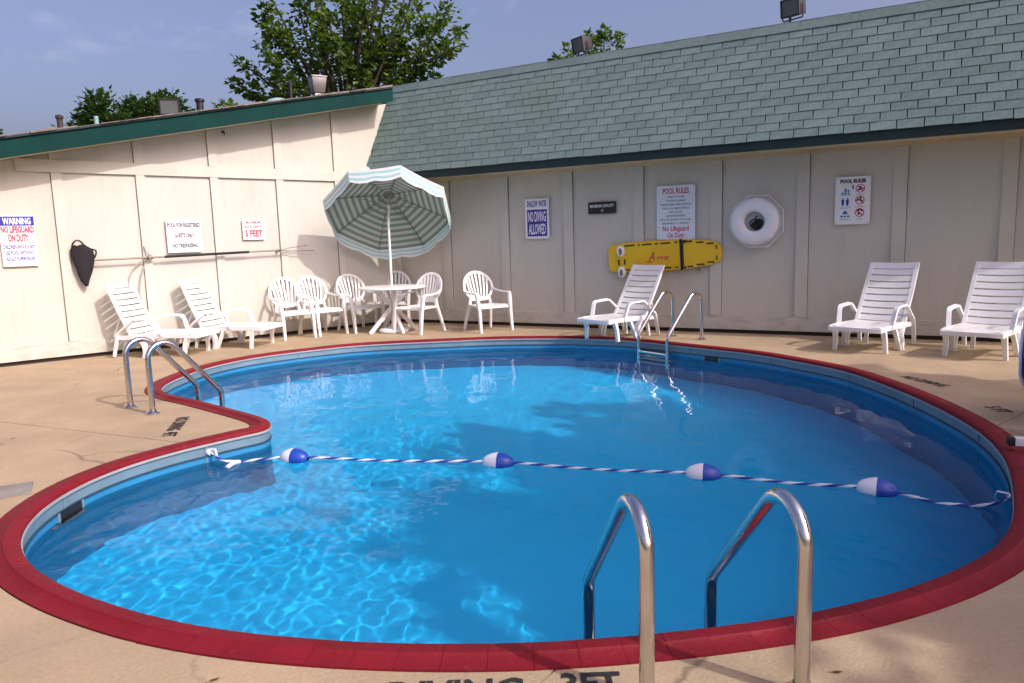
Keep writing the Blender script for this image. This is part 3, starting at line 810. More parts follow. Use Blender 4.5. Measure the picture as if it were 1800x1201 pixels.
M['copper'] = mat('verdigris_pipe', (.22, .36, .36), .6, .1, var=.2)
pipe('vent_pipe', 'short dark capped pipe left of the dense tree on the left roof', 5.05, -.1, .25, .035, M['rust'])
pipe('vent_pipe', 'short pale green pipe standing before the dense tree', 4.62, -.1, .22, .03, M['copper'], cap=False)
pipe('vent_pipe', 'stout dark pipe just right of the left roof floodlight', 3.24, -.1, .25, .05, M['black'])
pipe('vent_pipe', 'thin dark pipe left of the grey box vent', 1.72, -.3, .36, .03, M['black'])
# box vent on a neck
p = LWp(1.27, zf(1.27) - .02, -.25); root = tag(empty('box_vent', p), 'grey square metal vent on the left roof before the tall maple', 'roof vent')
q = MB(); q.box((-.07, -.07, 0), (.07, .07, .16)); q.box((-.10, -.10, .0), (.10, .10, .04)); q.build('neck', M['alu'], root, Matrix.Rotation(-.5, 4, 'Z'), bevel=.004)
q = MB(); q.hexa([(-.09, -.09, .16), (.09, -.09, .16), (.09, .09, .16), (-.09, .09, .16), (-.12, -.12, .40), (.12, -.12, .40), (.12, .12, .40), (-.12, .12, .40)]); q.box((-.13, -.13, .402), (.13, .13, .42)); q.build('hood', M['alu'], root, Matrix.Rotation(-.5, 4, 'Z'), bevel=.004)
p = LWp(2.1, zf(2.1) + .01, .05); root = tag(empty('roof_dome', p), 'low pale green dome cap lying on the left roof edge', 'roof vent')
q = MB(); q.lathe([(.20, 0), (.21, .03), (.15, .075), (.06, .10), (0, .105)], 20); q.build('dome', M['copper'], root, smooth=True)
q = MB(); q.lathe([(.0, 0), (.26, .0), (.26, .012), (.19, .02)], 20); q.build('flange', M['old_shingle'], root)
# little spotlight under the lower corner of the mansard
p = LWp(.66, 2.60, .0); root = tag(empty('spot_lamp', p), 'small white spotlight at the lower left corner of the mansard roof', 'spotlight')
q = MB(); q.box((-.03, -.03, -.05), (.03, .03, .03)); q.build('bracket', M['plastic'], root, bevel=.005)
q = MB(); q.lathe([(0, 0), (.035, .01), (.05, .09), (.055, .10), (.045, .10), (.04, .08), (0, .08)], 16, axis=(.8, -.5, .25)); q.build('shade', M['plastic'], root, Matrix.Translation(nL * .06), smooth=True)
q = MB(); q.lathe([(0, 0), (.03, .005), (.03, .03), (0, .04)], 12, axis=(.3, -.6, -.6)); q.build('sensor', M['black'], root, Matrix.Translation(nL * .06 - Zu * .05), smooth=True)
# tiny bent hook under the left soffit
p = LWp(2.98, zs(2.98) - .06, .0); root = tag(empty('wall_hook', p), 'small rusty hook under the left roof edge', 'hook')
q = MB(); q.tube([Vector((0, 0, 0)), nL * .05, nL * .07 + Zu * -.03, nL * .05 - Zu * .05], .010, 6); q.build('hook', M['rust'], root, smooth=True)
q = MB(); q.lathe([(0, 0), (.022, 0), (.022, .006), (0, .006)], 10, axis=nL); q.build('plate', M['rust'], root)

# ================================================================== SIGNS
def text_mesh(txt, h, bold=.0, width=None, shear=0, sp=1.0):
    c = bpy.data.curves.new('t', 'FONT'); c.body = txt; c.size = h / .69; c.align_x = 'CENTER'; c.offset = bold; c.shear = shear; c.space_character = sp
    c.resolution_u = 2
    o = bpy.data.objects.new('t', c); me = bpy.data.meshes.new_from_object(o)
    xs = [v.co.x for v in me.vertices]
    if width and xs:
        k = width / (max(xs) - min(xs)); mid = (max(xs) + min(xs)) / 2
        for v in me.vertices: v.co.x = (v.co.x - mid) * k
    for v in me.vertices: v.co.z = 0
    bpy.data.objects.remove(o); bpy.data.curves.remove(c)
    return me
class Sign:
    def __init__(s, label, wall, a, z, w, h, board='white_sign', o=.036, tilt=0, holes=True):
        if wall == 'L': P = LWp(a, z, o); X = -dL; N = nL
        else: P = BWp(a, z, o); X = Vector((1, 0, 0)); N = Vector((0, -1, 0))
        s.root = tag(empty('sign', P), label, 'sign'); s.w = w; s.h = h
        s.F = Matrix((( X.x, 0, N.x, 0), (X.y, 0, N.y, 0), (X.z, 1, N.z, 0), (0, 0, 0, 1))) @ Matrix.Rotation(tilt, 4, 'Z')
        b = MB(); r = .012
        pts = []
        for cx, cy, a0 in ((w / 2 - r, h / 2 - r, 0), (-w / 2 + r, h / 2 - r, 90), (-w / 2 + r, -h / 2 + r, 180), (w / 2 - r, -h / 2 + r, 270)):
            for k in range(4): pts.append((cx + r * math.cos(math.radians(a0 + 30 * k)), cy + r * math.sin(math.radians(a0 + 30 * k))))
        b.poly(pts, -.004, 0); s.panel = b.build('panel', M[board], s.root, s.F)
        b = MB()
        for sx in (-1, 1):
            for sy in (-1, 1): b.lathe([(0, .003), (.005, .002), (.006, 0)], 8, c=(sx * (w / 2 - .018), sy * (h / 2 - .018), 0))
        b.build('screw', M['alu'], s.root, s.F)
        s.z = .0012
    def text(s, txt, x, y, h, ink, width=None, bold=0, shear=0, rot=0):
        me = text_mesh(txt, h, bold + h * .012, width, shear); me.materials.append(M[ink])
        return link_mesh('lettering', me, s.root, s.F @ Matrix.Translation((x, y - h / 2, s.z + .0006)) @ Matrix.Rotation(rot, 4, 'Z'))
    def rect(s, x, y, w, h, ink, name='colour_band'):
        b = MB(); b.box((x - w / 2, y - h / 2, .0002), (x + w / 2, y + h / 2, s.z)); return b.build(name, M[ink], s.root, s.F)
    def mesh(s, mb, ink, name='symbol'):
        return mb.build(name, M[ink], s.root, s.F)
# left wall, from the left edge
S = Sign('white warning board with blue header and red lettering, leftmost on the sunlit wall', 'L', 5.675, 1.575, .385, .64)
S.rect(0, .245, .37, .115, 'ink_blue'); S.text('WARNING', 0, .245, .075, 'ink_white', .30, .003)
S.text('NO LIFEGUARD', 0, .14, .075, 'ink_red', .355, .004); S.text('ON DUTY', 0, .035, .085, 'ink_red', .22, .004)
for i, t in enumerate(('CHILDREN SHOULD NOT', 'USE POOL WITHOUT', 'ADULT SUPERVISION')): S.text(t, 0, -.075 - i * .075, .045, 'ink_blue', (.355, .32, .31)[i], .001)
S = Sign('thick white board reading pool for registered guests only', 'L', 3.665, 1.60, .485, .475, o=.05)
for i, (t, wd) in enumerate((('POOL FOR REGISTERED', .45), ('GUESTS ONLY', .27), ('NO TRESPASSING', .34))): S.text(t, 0, .15 - i * .145, .055, 'ink_black', wd, .002)
S = Sign('small white board giving the maximum depth in red letters', 'L', 2.64, 1.675, .34, .31)
S.text('MAXIMUM', 0, .105, .036, 'ink_red', .22, .001); S.text('POOL DEPTH', 0, .04, .036, 'ink_red', .27, .001); S.text('5 FEET', 0, -.06, .09, 'ink_red', .27, .004)
# back wall
S = Sign('white and blue shallow water board in the second panel right of the parasol', 'B', 2.75, 1.715, .42, .62)
S.text('SHALLOW  WATER', 0, .235, .09, 'ink_blue', .345, .002)
S.rect(0, -.065, .35, .415, 'ink_blue'); S.text('NO DIVING', 0, .035, .15, 'ink_white', .31, .003); S.text('ALLOWED', 0, -.16, .155, 'ink_white', .30, .003)
S = Sign('small black board with pale lettering on the back wall', 'B', 3.85, 1.835, .45, .175, board='black_sign')
S.text('MAXIMUM CAPACITY', 0, .028, .042, 'ink_white', .385, .0005); S.text('15', 0, -.042, .036, 'ink_white')
S = Sign('tall pale blue rules board with red lettering above the yellow spine board', 'B', 4.98, 1.715, .56, .765, board='pale_sign')
S.text('POOL RULES', 0, .305, .075, 'ink_red', .38, .002)
for i, (t, wd) in enumerate((('SWIM AT OWN RISK', .25), ('NO DIVING - NO RUNNING', .28), ('CHILDREN UNDER 14 MUST BE WITH AN', .45), ('ADULT AT ALL TIMES IN THE POOL', .40), ('NO GLASS', .18), ('SHOWER BEFORE ENTERING', .28), ('NO FOOD OR DRINK IN POOL AREA', .45), ('MAXIMUM OF 15 PERSONS', .38))):
    S.text(t, 0, .222 - i * .0535, .028, 'ink_grey', wd)
S.text('No Lifeguard', 0, -.225, .07, 'ink_red', .38, .001); S.text('On Duty', 0, -.32, .068, 'ink_red', .24, .001)
S = Sign('white rules board with blue figures and red ringed pictograms right of the life ring', 'B', 7.285, 1.765, .41, .60)
S.text('POOL RULES', 0, .245, .042, 'ink_black', .30, .003)
def sym_ring(cx, cy, r):
    b = MB(); n = 24
    for k in range(n):
        t0 = 2 * PI * k / n; t1 = 2 * PI * (k + 1) / n
        b.face([(cx + r * math.cos(t0), cy + r * math.sin(t0), S.z), (cx + r * math.cos(t1), cy + r * math.sin(t1), S.z), (cx + r * .8 * math.cos(t1), cy + r * .8 * math.sin(t1), S.z), (cx + r * .8 * math.cos(t0), cy + r * .8 * math.sin(t0), S.z)])
    c = math.cos(PI / 4) * r * .85; q = r * .09
    b.face([(cx - c - q, cy + c - q, S.z + .0004), (cx + c - q, cy - c - q, S.z + .0004), (cx + c + q, cy - c + q, S.z + .0004), (cx - c + q, cy + c + q, S.z + .0004)])
    S.mesh(b, 'ink_red', 'prohibition_ring')
def sym_poly(lst, ink, name='symbol'):
    b = MB()
    for pts in lst: b.face([(x, y, S.z - .0002) for x, y in pts])
    S.mesh(b, ink, name)
def disc(cx, cy, r, n=10): return [(cx + r * math.cos(2 * PI * k / n), cy + r * math.sin(2 * PI * k / n)) for k in range(n)]
def person_sym(cx, cy, h): return [disc(cx, cy + h * .42, h * .09), [(cx - h * .16, cy + h * .3), (cx - h * .16, cy - .02 * h), (cx - h * .09, cy - h * .5), (cx + h * .09, cy - h * .5), (cx + h * .16, cy - .02 * h), (cx + h * .16, cy + h * .3)]]
def wave_sym(cx, cy, w): return [[(cx - w / 2 + w * k / 6, cy + (.008 if k % 2 else -.008)) for k in range(7)] + [(cx + w / 2 - w * k / 6, cy - .016 + (-.008 if k % 2 else .008)) for k in range(7)]]
for cy, r in ((.15, .055), (0, .055), (-.155, .055)): sym_ring(.085, cy, r)
sym_poly([disc(.085, .165, .016), [(.05, .14), (.12, .16), (.125, .145), (.06, .12)]], 'ink_black'); sym_poly([[(.04, .005), (.07, .02), (.12, .0), (.125, -.015), (.07, 0), (.045, -.01)], disc(.09, .028, .014)], 'ink_black'); sym_poly([[(.045, -.13), (.085, -.105), (.125, -.13), (.12, -.145), (.085, -.125), (.05, -.145)], disc(.075, -.165, .016)], 'ink_black')
sym_poly(person_sym(-.0, .17, .06), 'ink_black', 'person_symbol')
sym_poly(wave_sym(-.085, .10, .11) + [disc(-.085, .14, .016), disc(-.05, .125, .014), [(-.11, .108), (-.085, .13), (-.06, .108)]], 'ink_mid', 'swimmer_symbol')
sym_poly(person_sym(-.115, -.015, .10) + person_sym(-.06, -.015, .10), 'ink_blue', 'person_symbol')
sym_poly(wave_sym(-.085, -.19, .12) + [disc(-.085, -.145, .02), [(-.12, -.17), (-.05, -.17), (-.06, -.15), (-.11, -.15)]], 'ink_mid', 'swimmer_symbol')
for x, y, t in ((-.085, .07, 'NO SWIMMING ALONE'), (.085, .07, 'NO DIVING'), (-.085, -.09, 'SHOWER FIRST'), (.085, -.08, 'NO RUNNING'), (-.085, -.235, 'SWIM SAFELY'), (.085, -.235, 'NO FOOD')): S.text(t, x, y, .014, 'ink_mid' if x < 0 else 'ink_grey', min(.12, .011 * len(t)))

# ================================================================== LIFE RING AND SPINE BOARD
root = tag(empty('life_ring', BWp(6.10, 1.545, .03)), 'white life ring hung on an eight sided white wall holder', 'life ring')
F = Matrix(((1, 0, 0, 0), (0, 0, -1, 0), (0, 1, 0, 0), (0, 0, 0, 1)))
q = MB(); R8 = .345
o8 = [(R8 * math.cos(PI / 8 + k * PI / 4) / math.cos(PI / 8) * .94, R8 * math.sin(PI / 8 + k * PI / 4) / math.cos(PI / 8)) for k in range(8)]
q.poly([(x + .02, y) for x, y in o8], -.028, -.018)
for k in range(8):
    a = Vector((*o8[k], -.018)) + Vector((.02, 0, 0)); b = Vector((*o8[(k + 1) % 8], -.018)) + Vector((.02, 0, 0)); q.bar(a + Zu * .02, b + Zu * .02, .018, .045)
q.build('holder', M['white_sign'], root, F)
q = MB(); pr = [(.225 + .095 * math.cos(t) , .062 * math.sin(t) * 1.0) for t in [2 * PI * k / 16 for k in range(17)]]
q.lathe(pr, 64); q.build('float_ring', M['ring'], root, F @ Matrix.Translation((-.012, 0, .075)), smooth=True, angle=80)
q = MB()
for k in range(4):
    t = PI / 4 + k * PI / 2; t1 = t + PI / 2
    P = [Vector((math.cos(t + (t1 - t) * j / 8) * (.325 - .0 + .012 * math.sin(PI * j / 8)), math.sin(t + (t1 - t) * j / 8) * (.325 + .012 * math.sin(PI * j / 8)), .0)) for j in range(9)]
    q.tube(P, .006, 6)
q.build('grab_line', M['rope_white'], root, F @ Matrix.Translation((-.012, 0, .075)), smooth=True)
root2 = tag(empty('rope_coil', BWp(6.10, 1.50, .06)), 'dark coiled throw rope hanging inside the life ring', 'rope')
q = MB(); rr = random.Random(2)
for k in range(7):
    cx, cz, r_ = rr.uniform(-.02, .035), rr.uniform(-.03, .03), rr.uniform(.035, .065)
    q.tube([Vector((cx + r_ * math.cos(2 * PI * j / 14), -.02 + .008 * k - .03, cz + r_ * .9 * math.sin(2 * PI * j / 14))) for j in range(14)], .011, 6, closed=True)
q.build('coil', M['strap'], root2, smooth=True)
q = MB(); q.tube([(0, -.03, .06), (-.01, -.035, .09), (0, -.02, .11), (.0, .03, .115)], .009, 6); q.build('hanger', M['strap'], root2, smooth=True)

bx, bz = 4.80, 1.105
root = tag(empty('spine_board', BWp(bx, bz, .05)), 'long yellow rescue spine board strapped flat against the back wall', 'spine board')
FB = F @ Matrix.Rotation(.045, 4, 'Z')
out = []
hw = .84
for x, y in ((-hw + .03, -.20), (-.55, -.215), (-.1, -.218), (.35, -.212), (hw - .16, -.17), (hw - .03, -.125), (hw, -.06), (hw, .06), (hw - .03, .125), (hw - .16, .17), (.35, .212), (-.1, .218), (-.55, .215), (-hw + .03, .20), (-hw, .15), (-hw - .005, .0), (-hw, -.15)): out.append((x, y))
q = MB(); q.poly(out, -.02, .025); q.build('board', M['yellow'], root, FB, bevel=.012)
def slots(L, sgn):
    for x0, x1 in L:
        y0 = .178 if x1 < .55 else .165 - (x1 - .55) * .18
        q = MB(); q.box((x0, sgn * y0 - .012, .0255), (x1, sgn * y0 + .012, .0275)); q.build('hand_slot', M['dark_slot'], root, FB)
SL_ = [(-.58, -.42), (-.37, -.34), (-.31, -.16), (-.11, -.06), (-.03, .12), (.18, .22), (.36, .44), (.49, .60), (.64, .74)]
slots(SL_, 1); slots(SL_, -1)
for sy in (1, -1):
    q = MB(); q.box((.765, sy * .075 - .03, .0255), (.785, sy * .075 + .03, .0275)); q.build('hand_slot', M['dark_slot'], root, FB)
q = MB(); q.box((.255, -.222, .026), (.29, .222, .031)); q.box((.255, .17, .031), (.36, .20, .040)); q.box((.27, -.20, .0312), (.34, -.17, .037)); q.build('strap', M['strap'], root, FB)
q = MB(); q.tube(fillet([(.30, -.16, .029), (.30, -.10, .029), (.30, .15, .029), (.33, .17, .029)], .02, 3), .008, 5); q.build('cord', M['strap'], root, FB, smooth=True)
for y in (.105, -.205):                            # two white head blocks at the left end
    q = MB(); q.poly([(-.63 + .055 * math.cos(2 * PI * k / 16), y + .078 * math.sin(2 * PI * k / 16)) for k in range(16)], .026, .075); hb = q.build('head_block', M['white_sign'], root, FB, bevel=.006)
    q = MB(); q.poly([(-.63 + .028 * math.cos(2 * PI * k / 16), y - .008 + .052 * math.sin(2 * PI * k / 16)) for k in range(16)], .0755, .078); q.build('ear_hole', M['ink_grey'], hb)
q = MB(); q.box((-.69, -.10, .026), (-.665, -.02, .03)); q.box((-.595, -.10, .026), (-.57, -.02, .03)); q.build('head_strap', M['strap'], root, FB)
for t, x, y, h, wd, sh in (('A', -.17, .0, .13, .10, .35), ('mng', .0, -.02, .055, .19, .3)):
    me = text_mesh(t, h, .002, wd, sh); me.materials.append(M['ink_red']); link_mesh('lettering', me, root, FB @ Matrix.Translation((x, y - h / 2, .0262)))
q = MB(); q.box((-.25, -.085, .0257), (-.16, -.07, .0262)); q.build('lettering', M['ink_red'], root, FB)
for x in (-.5, .5):
    q = MB(); q.box((x - .02, -.235, -.045), (x + .02, -.222, .035)); q.build('wall_bracket', M['alu'], root, FB)

# ================================================================== NET AND POLE ON THE LEFT WALL
def LP(a, z, o): return LWp(a, z, o)
root = tag(empty('skimmer_pole', LP(3.3, 1.32, .1)), 'long pole with dark grip resting on hooks along the sunlit wall', 'pole')
c0 = LP(3.3, 1.32, .1)
def rel(a, z, o): return LWp(a, z, o) - c0
q = MB(); q.tube([rel(4.87, 1.298, .11), rel(3.98, 1.31, .11)], .013, 8); q.tube([rel(2.77, 1.337, .11), rel(2.2, 1.35, .11)], .013, 8); q.build('tube', M['pole'], root, smooth=True)
q = MB(); q.tube([rel(3.98, 1.31, .11), rel(2.77, 1.337, .11)], .019, 8); q.build('grip', M['strap'], root, smooth=True)
q = MB()
for dz, aa in ((.05, 1.82), (-.035, 1.72)): q.tube([rel(2.24, 1.35, .11), rel(2.15, 1.35 + dz * .5, .11), rel(aa, 1.36 + dz, .12)], .008, 6)
q.build('fork', M['pole'], root, smooth=True)
for a in (4.2, 2.28):
    z = 1.32 + (3.3 - a) * .022
    hk = tag(empty('wall_hook', LP(a, z, .0)), 'metal hook holding the pole beside the ' + ('hanging hose loops' if a > 3 else 'forked pole end'), 'hook', 'hooks for the pole')
    q = MB(); q.tube([nL * .02 + Zu * .02, nL * .11 - Zu * .02, nL * .145 + Zu * .005, nL * .15 + Zu * .05], .007, 6); q.build('hook', M['pole'], hk, smooth=True)
    q = MB(); q.lathe([(0, .023), (.025, .023), (.025, .03), (0, .032)], 10, axis=nL); q.build('plate', M['pole'], hk)
# dark leaf net bag with its frame
root = tag(empty('leaf_net', LP(4.97, 1.3, .09)), 'dark leaf net bag hanging on the sunlit wall at the pole end', 'pool net')
c1 = LP(4.97, 1.3, .09)
fr = [(5.115, 1.44), (5.10, 1.52), (5.06, 1.56), (5.01, 1.55), (4.965, 1.50), (4.90, 1.455), (4.83, 1.425), (4.835, 1.37), (4.86, 1.33)]
fr3 = [LWp(a, z, .10 + .03 * math.sin(i * .8)) - c1 for i, (a, z) in enumerate(fr)]
q = MB(); q.tube(catmull(fr3, 4), .012, 6); q.build('frame', M['black'], root, smooth=True)
q = MB(); rows = []
lev = [(1.50, 5.075, 4.96), (1.44, 5.118, 4.86), (1.36, 5.12, 4.845), (1.26, 5.10, 4.86), (1.14, 5.075, 4.90), (1.04, 5.045, 4.945), (.965, 5.00, 4.965)]
for i, (z, a1, a0) in enumerate(lev):
    ring = []
    for k in range(12):
        t = 2 * PI * k / 12; am = (a0 + a1) / 2; hw_ = (a1 - a0) / 2
        ring.append(q.bm.verts.new(LWp(am + hw_ * math.cos(t) * (1 + .08 * math.sin(5 * t + i)), z + .012 * math.cos(3 * t + i), .085 + .062 * math.sin(t) * (1 - .08 * i)) - c1))
    rows.append(ring)
for A, B in zip(rows, rows[1:]):
    for k in range(12): q.bm.faces.new([A[k], A[(k + 1) % 12], B[(k + 1) % 12], B[k]])
q.bm.faces.new(rows[-1])
q.build('bag', M['net'], root, smooth=True)
# hose loops hanging behind the left lounger
root = tag(empty('hose', LP(4.2, 1.3, .06)), 'thin pale hose looped over a hook behind the left lounger', 'hose')
c2 = LP(4.2, 1.3, .06)
q = MB()
for pts in ([(4.17, 1.31, .09), (4.30, 1.25, .08), (4.42, 1.10, .05), (4.47, .85, .05), (4.45, .6, .05)], [(4.17, 1.31, .07), (4.24, 1.2, .06), (4.30, 1.02, .05), (4.33, .8, .05), (4.30, .55, .05)], [(4.22, 1.47, .05), (4.19, 1.38, .08), (4.13, 1.30, .1), (4.2, 1.27, .07)]):
    q.tube(catmull([LWp(*p) - c2 for p in pts], 5), .010, 6)
q.build('loops', M['hose'], root, smooth=True)

# ================================================================== LADDERS
def ladder(label, foot_a, foot_b, pool_dir, span=.62, top=.80, base=.10, steps=(-.24,), r=.024, rads=(.135, .12)):
    """two bent rails from deck flanges into the water, treads between them"""
    A = Vector((*foot_a, 0)); B = Vector((*foot_b, 0)); c = (A + B) / 2
    root = tag(empty('pool_ladder', c), label, 'pool ladder', 'pool ladders')
    d = Vector((*pool_dir, 0)).normalized()
    for P in (A, B):
        q = MB()
        path = fillet([P - c, P - c + Zu * top, P - c + d * span + Zu * base, P - c + d * span - Zu * .95], list(rads), 9)
        q.tube(path, r, 14); q.build('handrail', M['steel'], root, smooth=True, angle=60)
        q = MB(); q.lathe([(.058, .0), (.058, .012), (.045, .022), (.028, .03), (.026, .045)], 20, c=P - c); q.build('flange', M['steel'], root, smooth=True)
    for z in steps + (-.52, -.80):
        q = MB(); a = A - c + d * (span - .03) + Zu * z; b = B - c + d * (span - .03) + Zu * z
        q.bar(a, b, .10, .03); q.build('tread', M['plastic'] if z < -.4 else M['steel'], root, bevel=.008)
    return root
ladder('large stainless pool ladder nearest the camera at the bottom edge', (7.455, -8.562), (7.862, -8.325), (-.645, .765), span=.61, top=.775, rads=(.118, .12))
ladder('stainless pool ladder on the left beside the red pointed corner', (1.90, -6.53), (2.345, -6.62), (.24, .97), span=.62, top=.845)
ladder('stainless pool ladder on the far side in front of the middle lounger', (5.10, -.58), (5.56, -.79), (-.43, -.90), span=.66, top=.85, steps=(-.13,))

# ================================================================== ROPE WITH FLOATS
EA = Vector((3.615, -7.06, -.075)); EB = Vector((8.585, -5.86, -.075))
FL = [(4.15, -6.76), (5.59, -6.26), (6.94, -5.95), (7.94, -5.82)]
root = tag(empty('float_rope', (5.9, -6.2, WZ)), 'blue and white twisted safety rope across the pool with four floats', 'float rope')
c3 = Vector((5.9, -6.2, WZ))
ctrl = [EA, EA + Vector((.10, .02, -.05)), Vector((3.82, -6.96, WZ + .004))]
ctrl += [Vector((*FL[0], WZ + .02)), Vector((4.85, -6.50, WZ + .003)), Vector((*FL[1], WZ + .02)), Vector((6.25, -6.10, WZ + .003)), Vector((*FL[2], WZ + .02)), Vector((7.45, -5.87, WZ + .003)), Vector((*FL[3], WZ + .02)), Vector((8.25, -5.88, WZ + .0)), EB + Vector((-.10, 0, -.06)), EB]
path = catmull(ctrl, 26)
for nm, ph, m in (('white_strand', 0, 'rope_white'), ('white_strand', PI / 2 * 1.0, 'rope_white'), ('blue_strand', PI, 'rope_blue'), ('blue_strand', PI * 1.5, 'rope_blue')):
    q = MB(); pts = []; s = 0
    for i, p in enumerate(path):
        t = (path[min(i + 1, len(path) - 1)] - path[max(i - 1, 0)]).normalized(); x = t.cross(Zu).normalized(); u = x.cross(t)
        if i: s += (p - path[i - 1]).length
        a = s * 2 * PI / .17 + ph
        pts.append(p - c3 + (x * math.cos(a) + u * math.sin(a)) * .0052)
    q.tube(pts, .0056, 6); q.build(nm, M[m], root, smooth=True)
for i, (fx, fy) in enumerate(FL):
    k = min(range(len(path)), key=lambda j: (path[j] - Vector((fx, fy, WZ))).length); t = path[k + 3] - path[k - 3]; t.z = 0; t.normalize()
    if i == 0: t = Vector((.98, .2, 0)).normalized()
    prof = [(.012, -.112), (.032, -.104), (.050, -.084), (.065, -.050), (.073, -.015), (.074, 0)]
    fe = MB(); fe.lathe([(r_, z) for r_, z in prof], 24); fb = fe.build('float', M['float_blue'], root, smooth=True)
    fb.matrix_basis = Matrix.Translation(Vector((fx, fy, WZ + .012)) - c3) @ t.to_track_quat('Z', 'Y').to_matrix().to_4x4() @ Matrix.Rotation(PI, 4, 'X')
    fe = MB(); fe.lathe([(r_, z) for r_, z in prof], 24); fe.build('white_half', M['float_white'], fb, Matrix.Rotation(PI, 4, 'X'), smooth=True)
for E_, d in ((EA, Vector((1, .1, 0))), (EB, Vector((-1, .05, 0)))):
    q = MB(); q.lathe([(0, -.02), (.024, -.02), (.024, .0), (.012, .010), (0, .010)], 14, c=E_ - c3, axis=d); q.tube([E_ - c3 + Vector(p) for p in ((0, 0, .02), d * .05 + Zu * .025, d * .06 - Zu * .01, d * .04 - Zu * .03)], .009, 6); q.build('anchor', M['steel'] if E_ is EB else M['plastic'], root, smooth=True)
q = MB(); P0 = Vector((3.83, -6.99, WZ)) - c3
q.tube(catmull([P0 + Vector((-.02, .02, .0)), P0 + Vector((.0, -.05, .015)), P0 + Vector((.01, -.12, .0))], 5), .016, 8, scale=None); q.build('rope_end', M['rope_white'], root, smooth=True)

# ================================================================== SKIMMERS, LID
def skimmer(label, i_at, L_, z0, z1, flap=True):
    p = Vector(i_at); i = min(range(NI), key=lambda k: (IN[k] - p).length); n = ON[i]; t = Vector((-n.y, n.x)); c = Vector((*IN[i], 0))
    root = tag(empty('skimmer_opening', c), label, 'skimmer')
    T3 = Vector((*t, 0)); N3 = Vector((*n, 0)); Fm = Matrix(((T3.x, N3.x, 0, 0), (T3.y, N3.y, 0, 0), (0, 0, 1, 0), (0, 0, 0, 1)))
    q = MB(); q.box((-L_ / 2, -.012, z0), (L_ / 2, .03, z1)); q.build('mouth', M['black'], root, Fm)
    q = MB(); w_ = .02
    for a, b in (((-L_ / 2 - w_, -.016, z0 - w_), (L_ / 2 + w_, .03, z0 - .001)), ((-L_ / 2 - w_, -.016, z0), (-L_ / 2 - .001, .03, z1)), ((L_ / 2 + .001, -.016, z0), (L_ / 2 + w_, .03, z1))): q.box(a, b)
    q.build('frame', M['track'], root, Fm)
    if flap:
        q = MB(); q.hexa([(-L_ / 2 + .01, -.02, z0 + .01), (L_ / 2 - .01, -.02, z0 + .01), (L_ / 2 - .01, -.014, z0 + .01), (-L_ / 2 + .01, -.014, z0 + .01), (-L_ / 2 + .01, -.05, z0 + .03), (L_ / 2 - .01, -.05, z0 + .03), (L_ / 2 - .01, -.044, z0 + .035), (-L_ / 2 + .01, -.044, z0 + .035)]); q.build('weir_flap', M['bead'], root, Fm)
skimmer('dark skimmer mouth with white flap in the left pool wall', (3.72, -8.18), .22, -.20, -.10)
skimmer('dark skimmer mouth in the far pool wall right of the far ladder', (5.85, -1.5), .20, -.22, -.11, False)
root = tag(empty('deck_hatch', (3.40, -8.33, .0)), 'square grey hatch set in the deck at the left edge', 'hatch')
RL = Matrix.Rotation(-.55, 4, 'Z')
q = MB(); q.box((-.13, -.13, .001), (.13, .13, .008)); q.build('rim', M['lid'], root, RL, bevel=.002)
q = MB(); q.lathe([(0, .014), (.095, .014), (.105, .009)], 24); q.build('cover', M['lid'], root, RL, smooth=True)

# deck lettering, painted flat
def deck_text(label, txt, p, d, h, length):
    me = text_mesh(txt, h, .004, length); me.materials.append(M['letter'])
    o = link_mesh('deck_lettering', me, None, None); o.location = (p[0], p[1], .004); o.rotation_euler = (0, 0, math.atan2(d[1], d[0]))
    tag(o, label, 'deck marking')
d = Vector((.867, .499)); up = Vector((-d.y, d.x))
deck_text('black no diving depth marking on the deck at the bottom edge', 'NO DIVING', Vector((7.063, -8.626)) - d * .34 - up * .115, d, .115, .68)
deck_text('black three foot marking beside the near ladder foot', '3FT', (Vector((7.243, -8.506)) - up * .115), d, .115, .19)
d = Vector((.5, -.53)).normalized(); up = Vector((-d.y, d.x)); c = (Vector((2.70, -6.58)) + Vector((3.20, -7.10))) / 2
deck_text('black no diving four foot marking near the red pointed corner', 'NO DIVING  4FT', c - up * .05, d, .10, .66)
d = Vector((.34, -.38)).normalized(); up = Vector((-d.y, d.x))
deck_text('shaded black no diving marking on the right deck', 'NO DIVING', Vector((8.13, -2.95)), d, .11, .50)
d = Vector((.14, -.30)).normalized()
deck_text('shaded black depth marking on the right deck beside the joint', '5 FT', Vector((8.62, -3.95)), d, .11, .20)

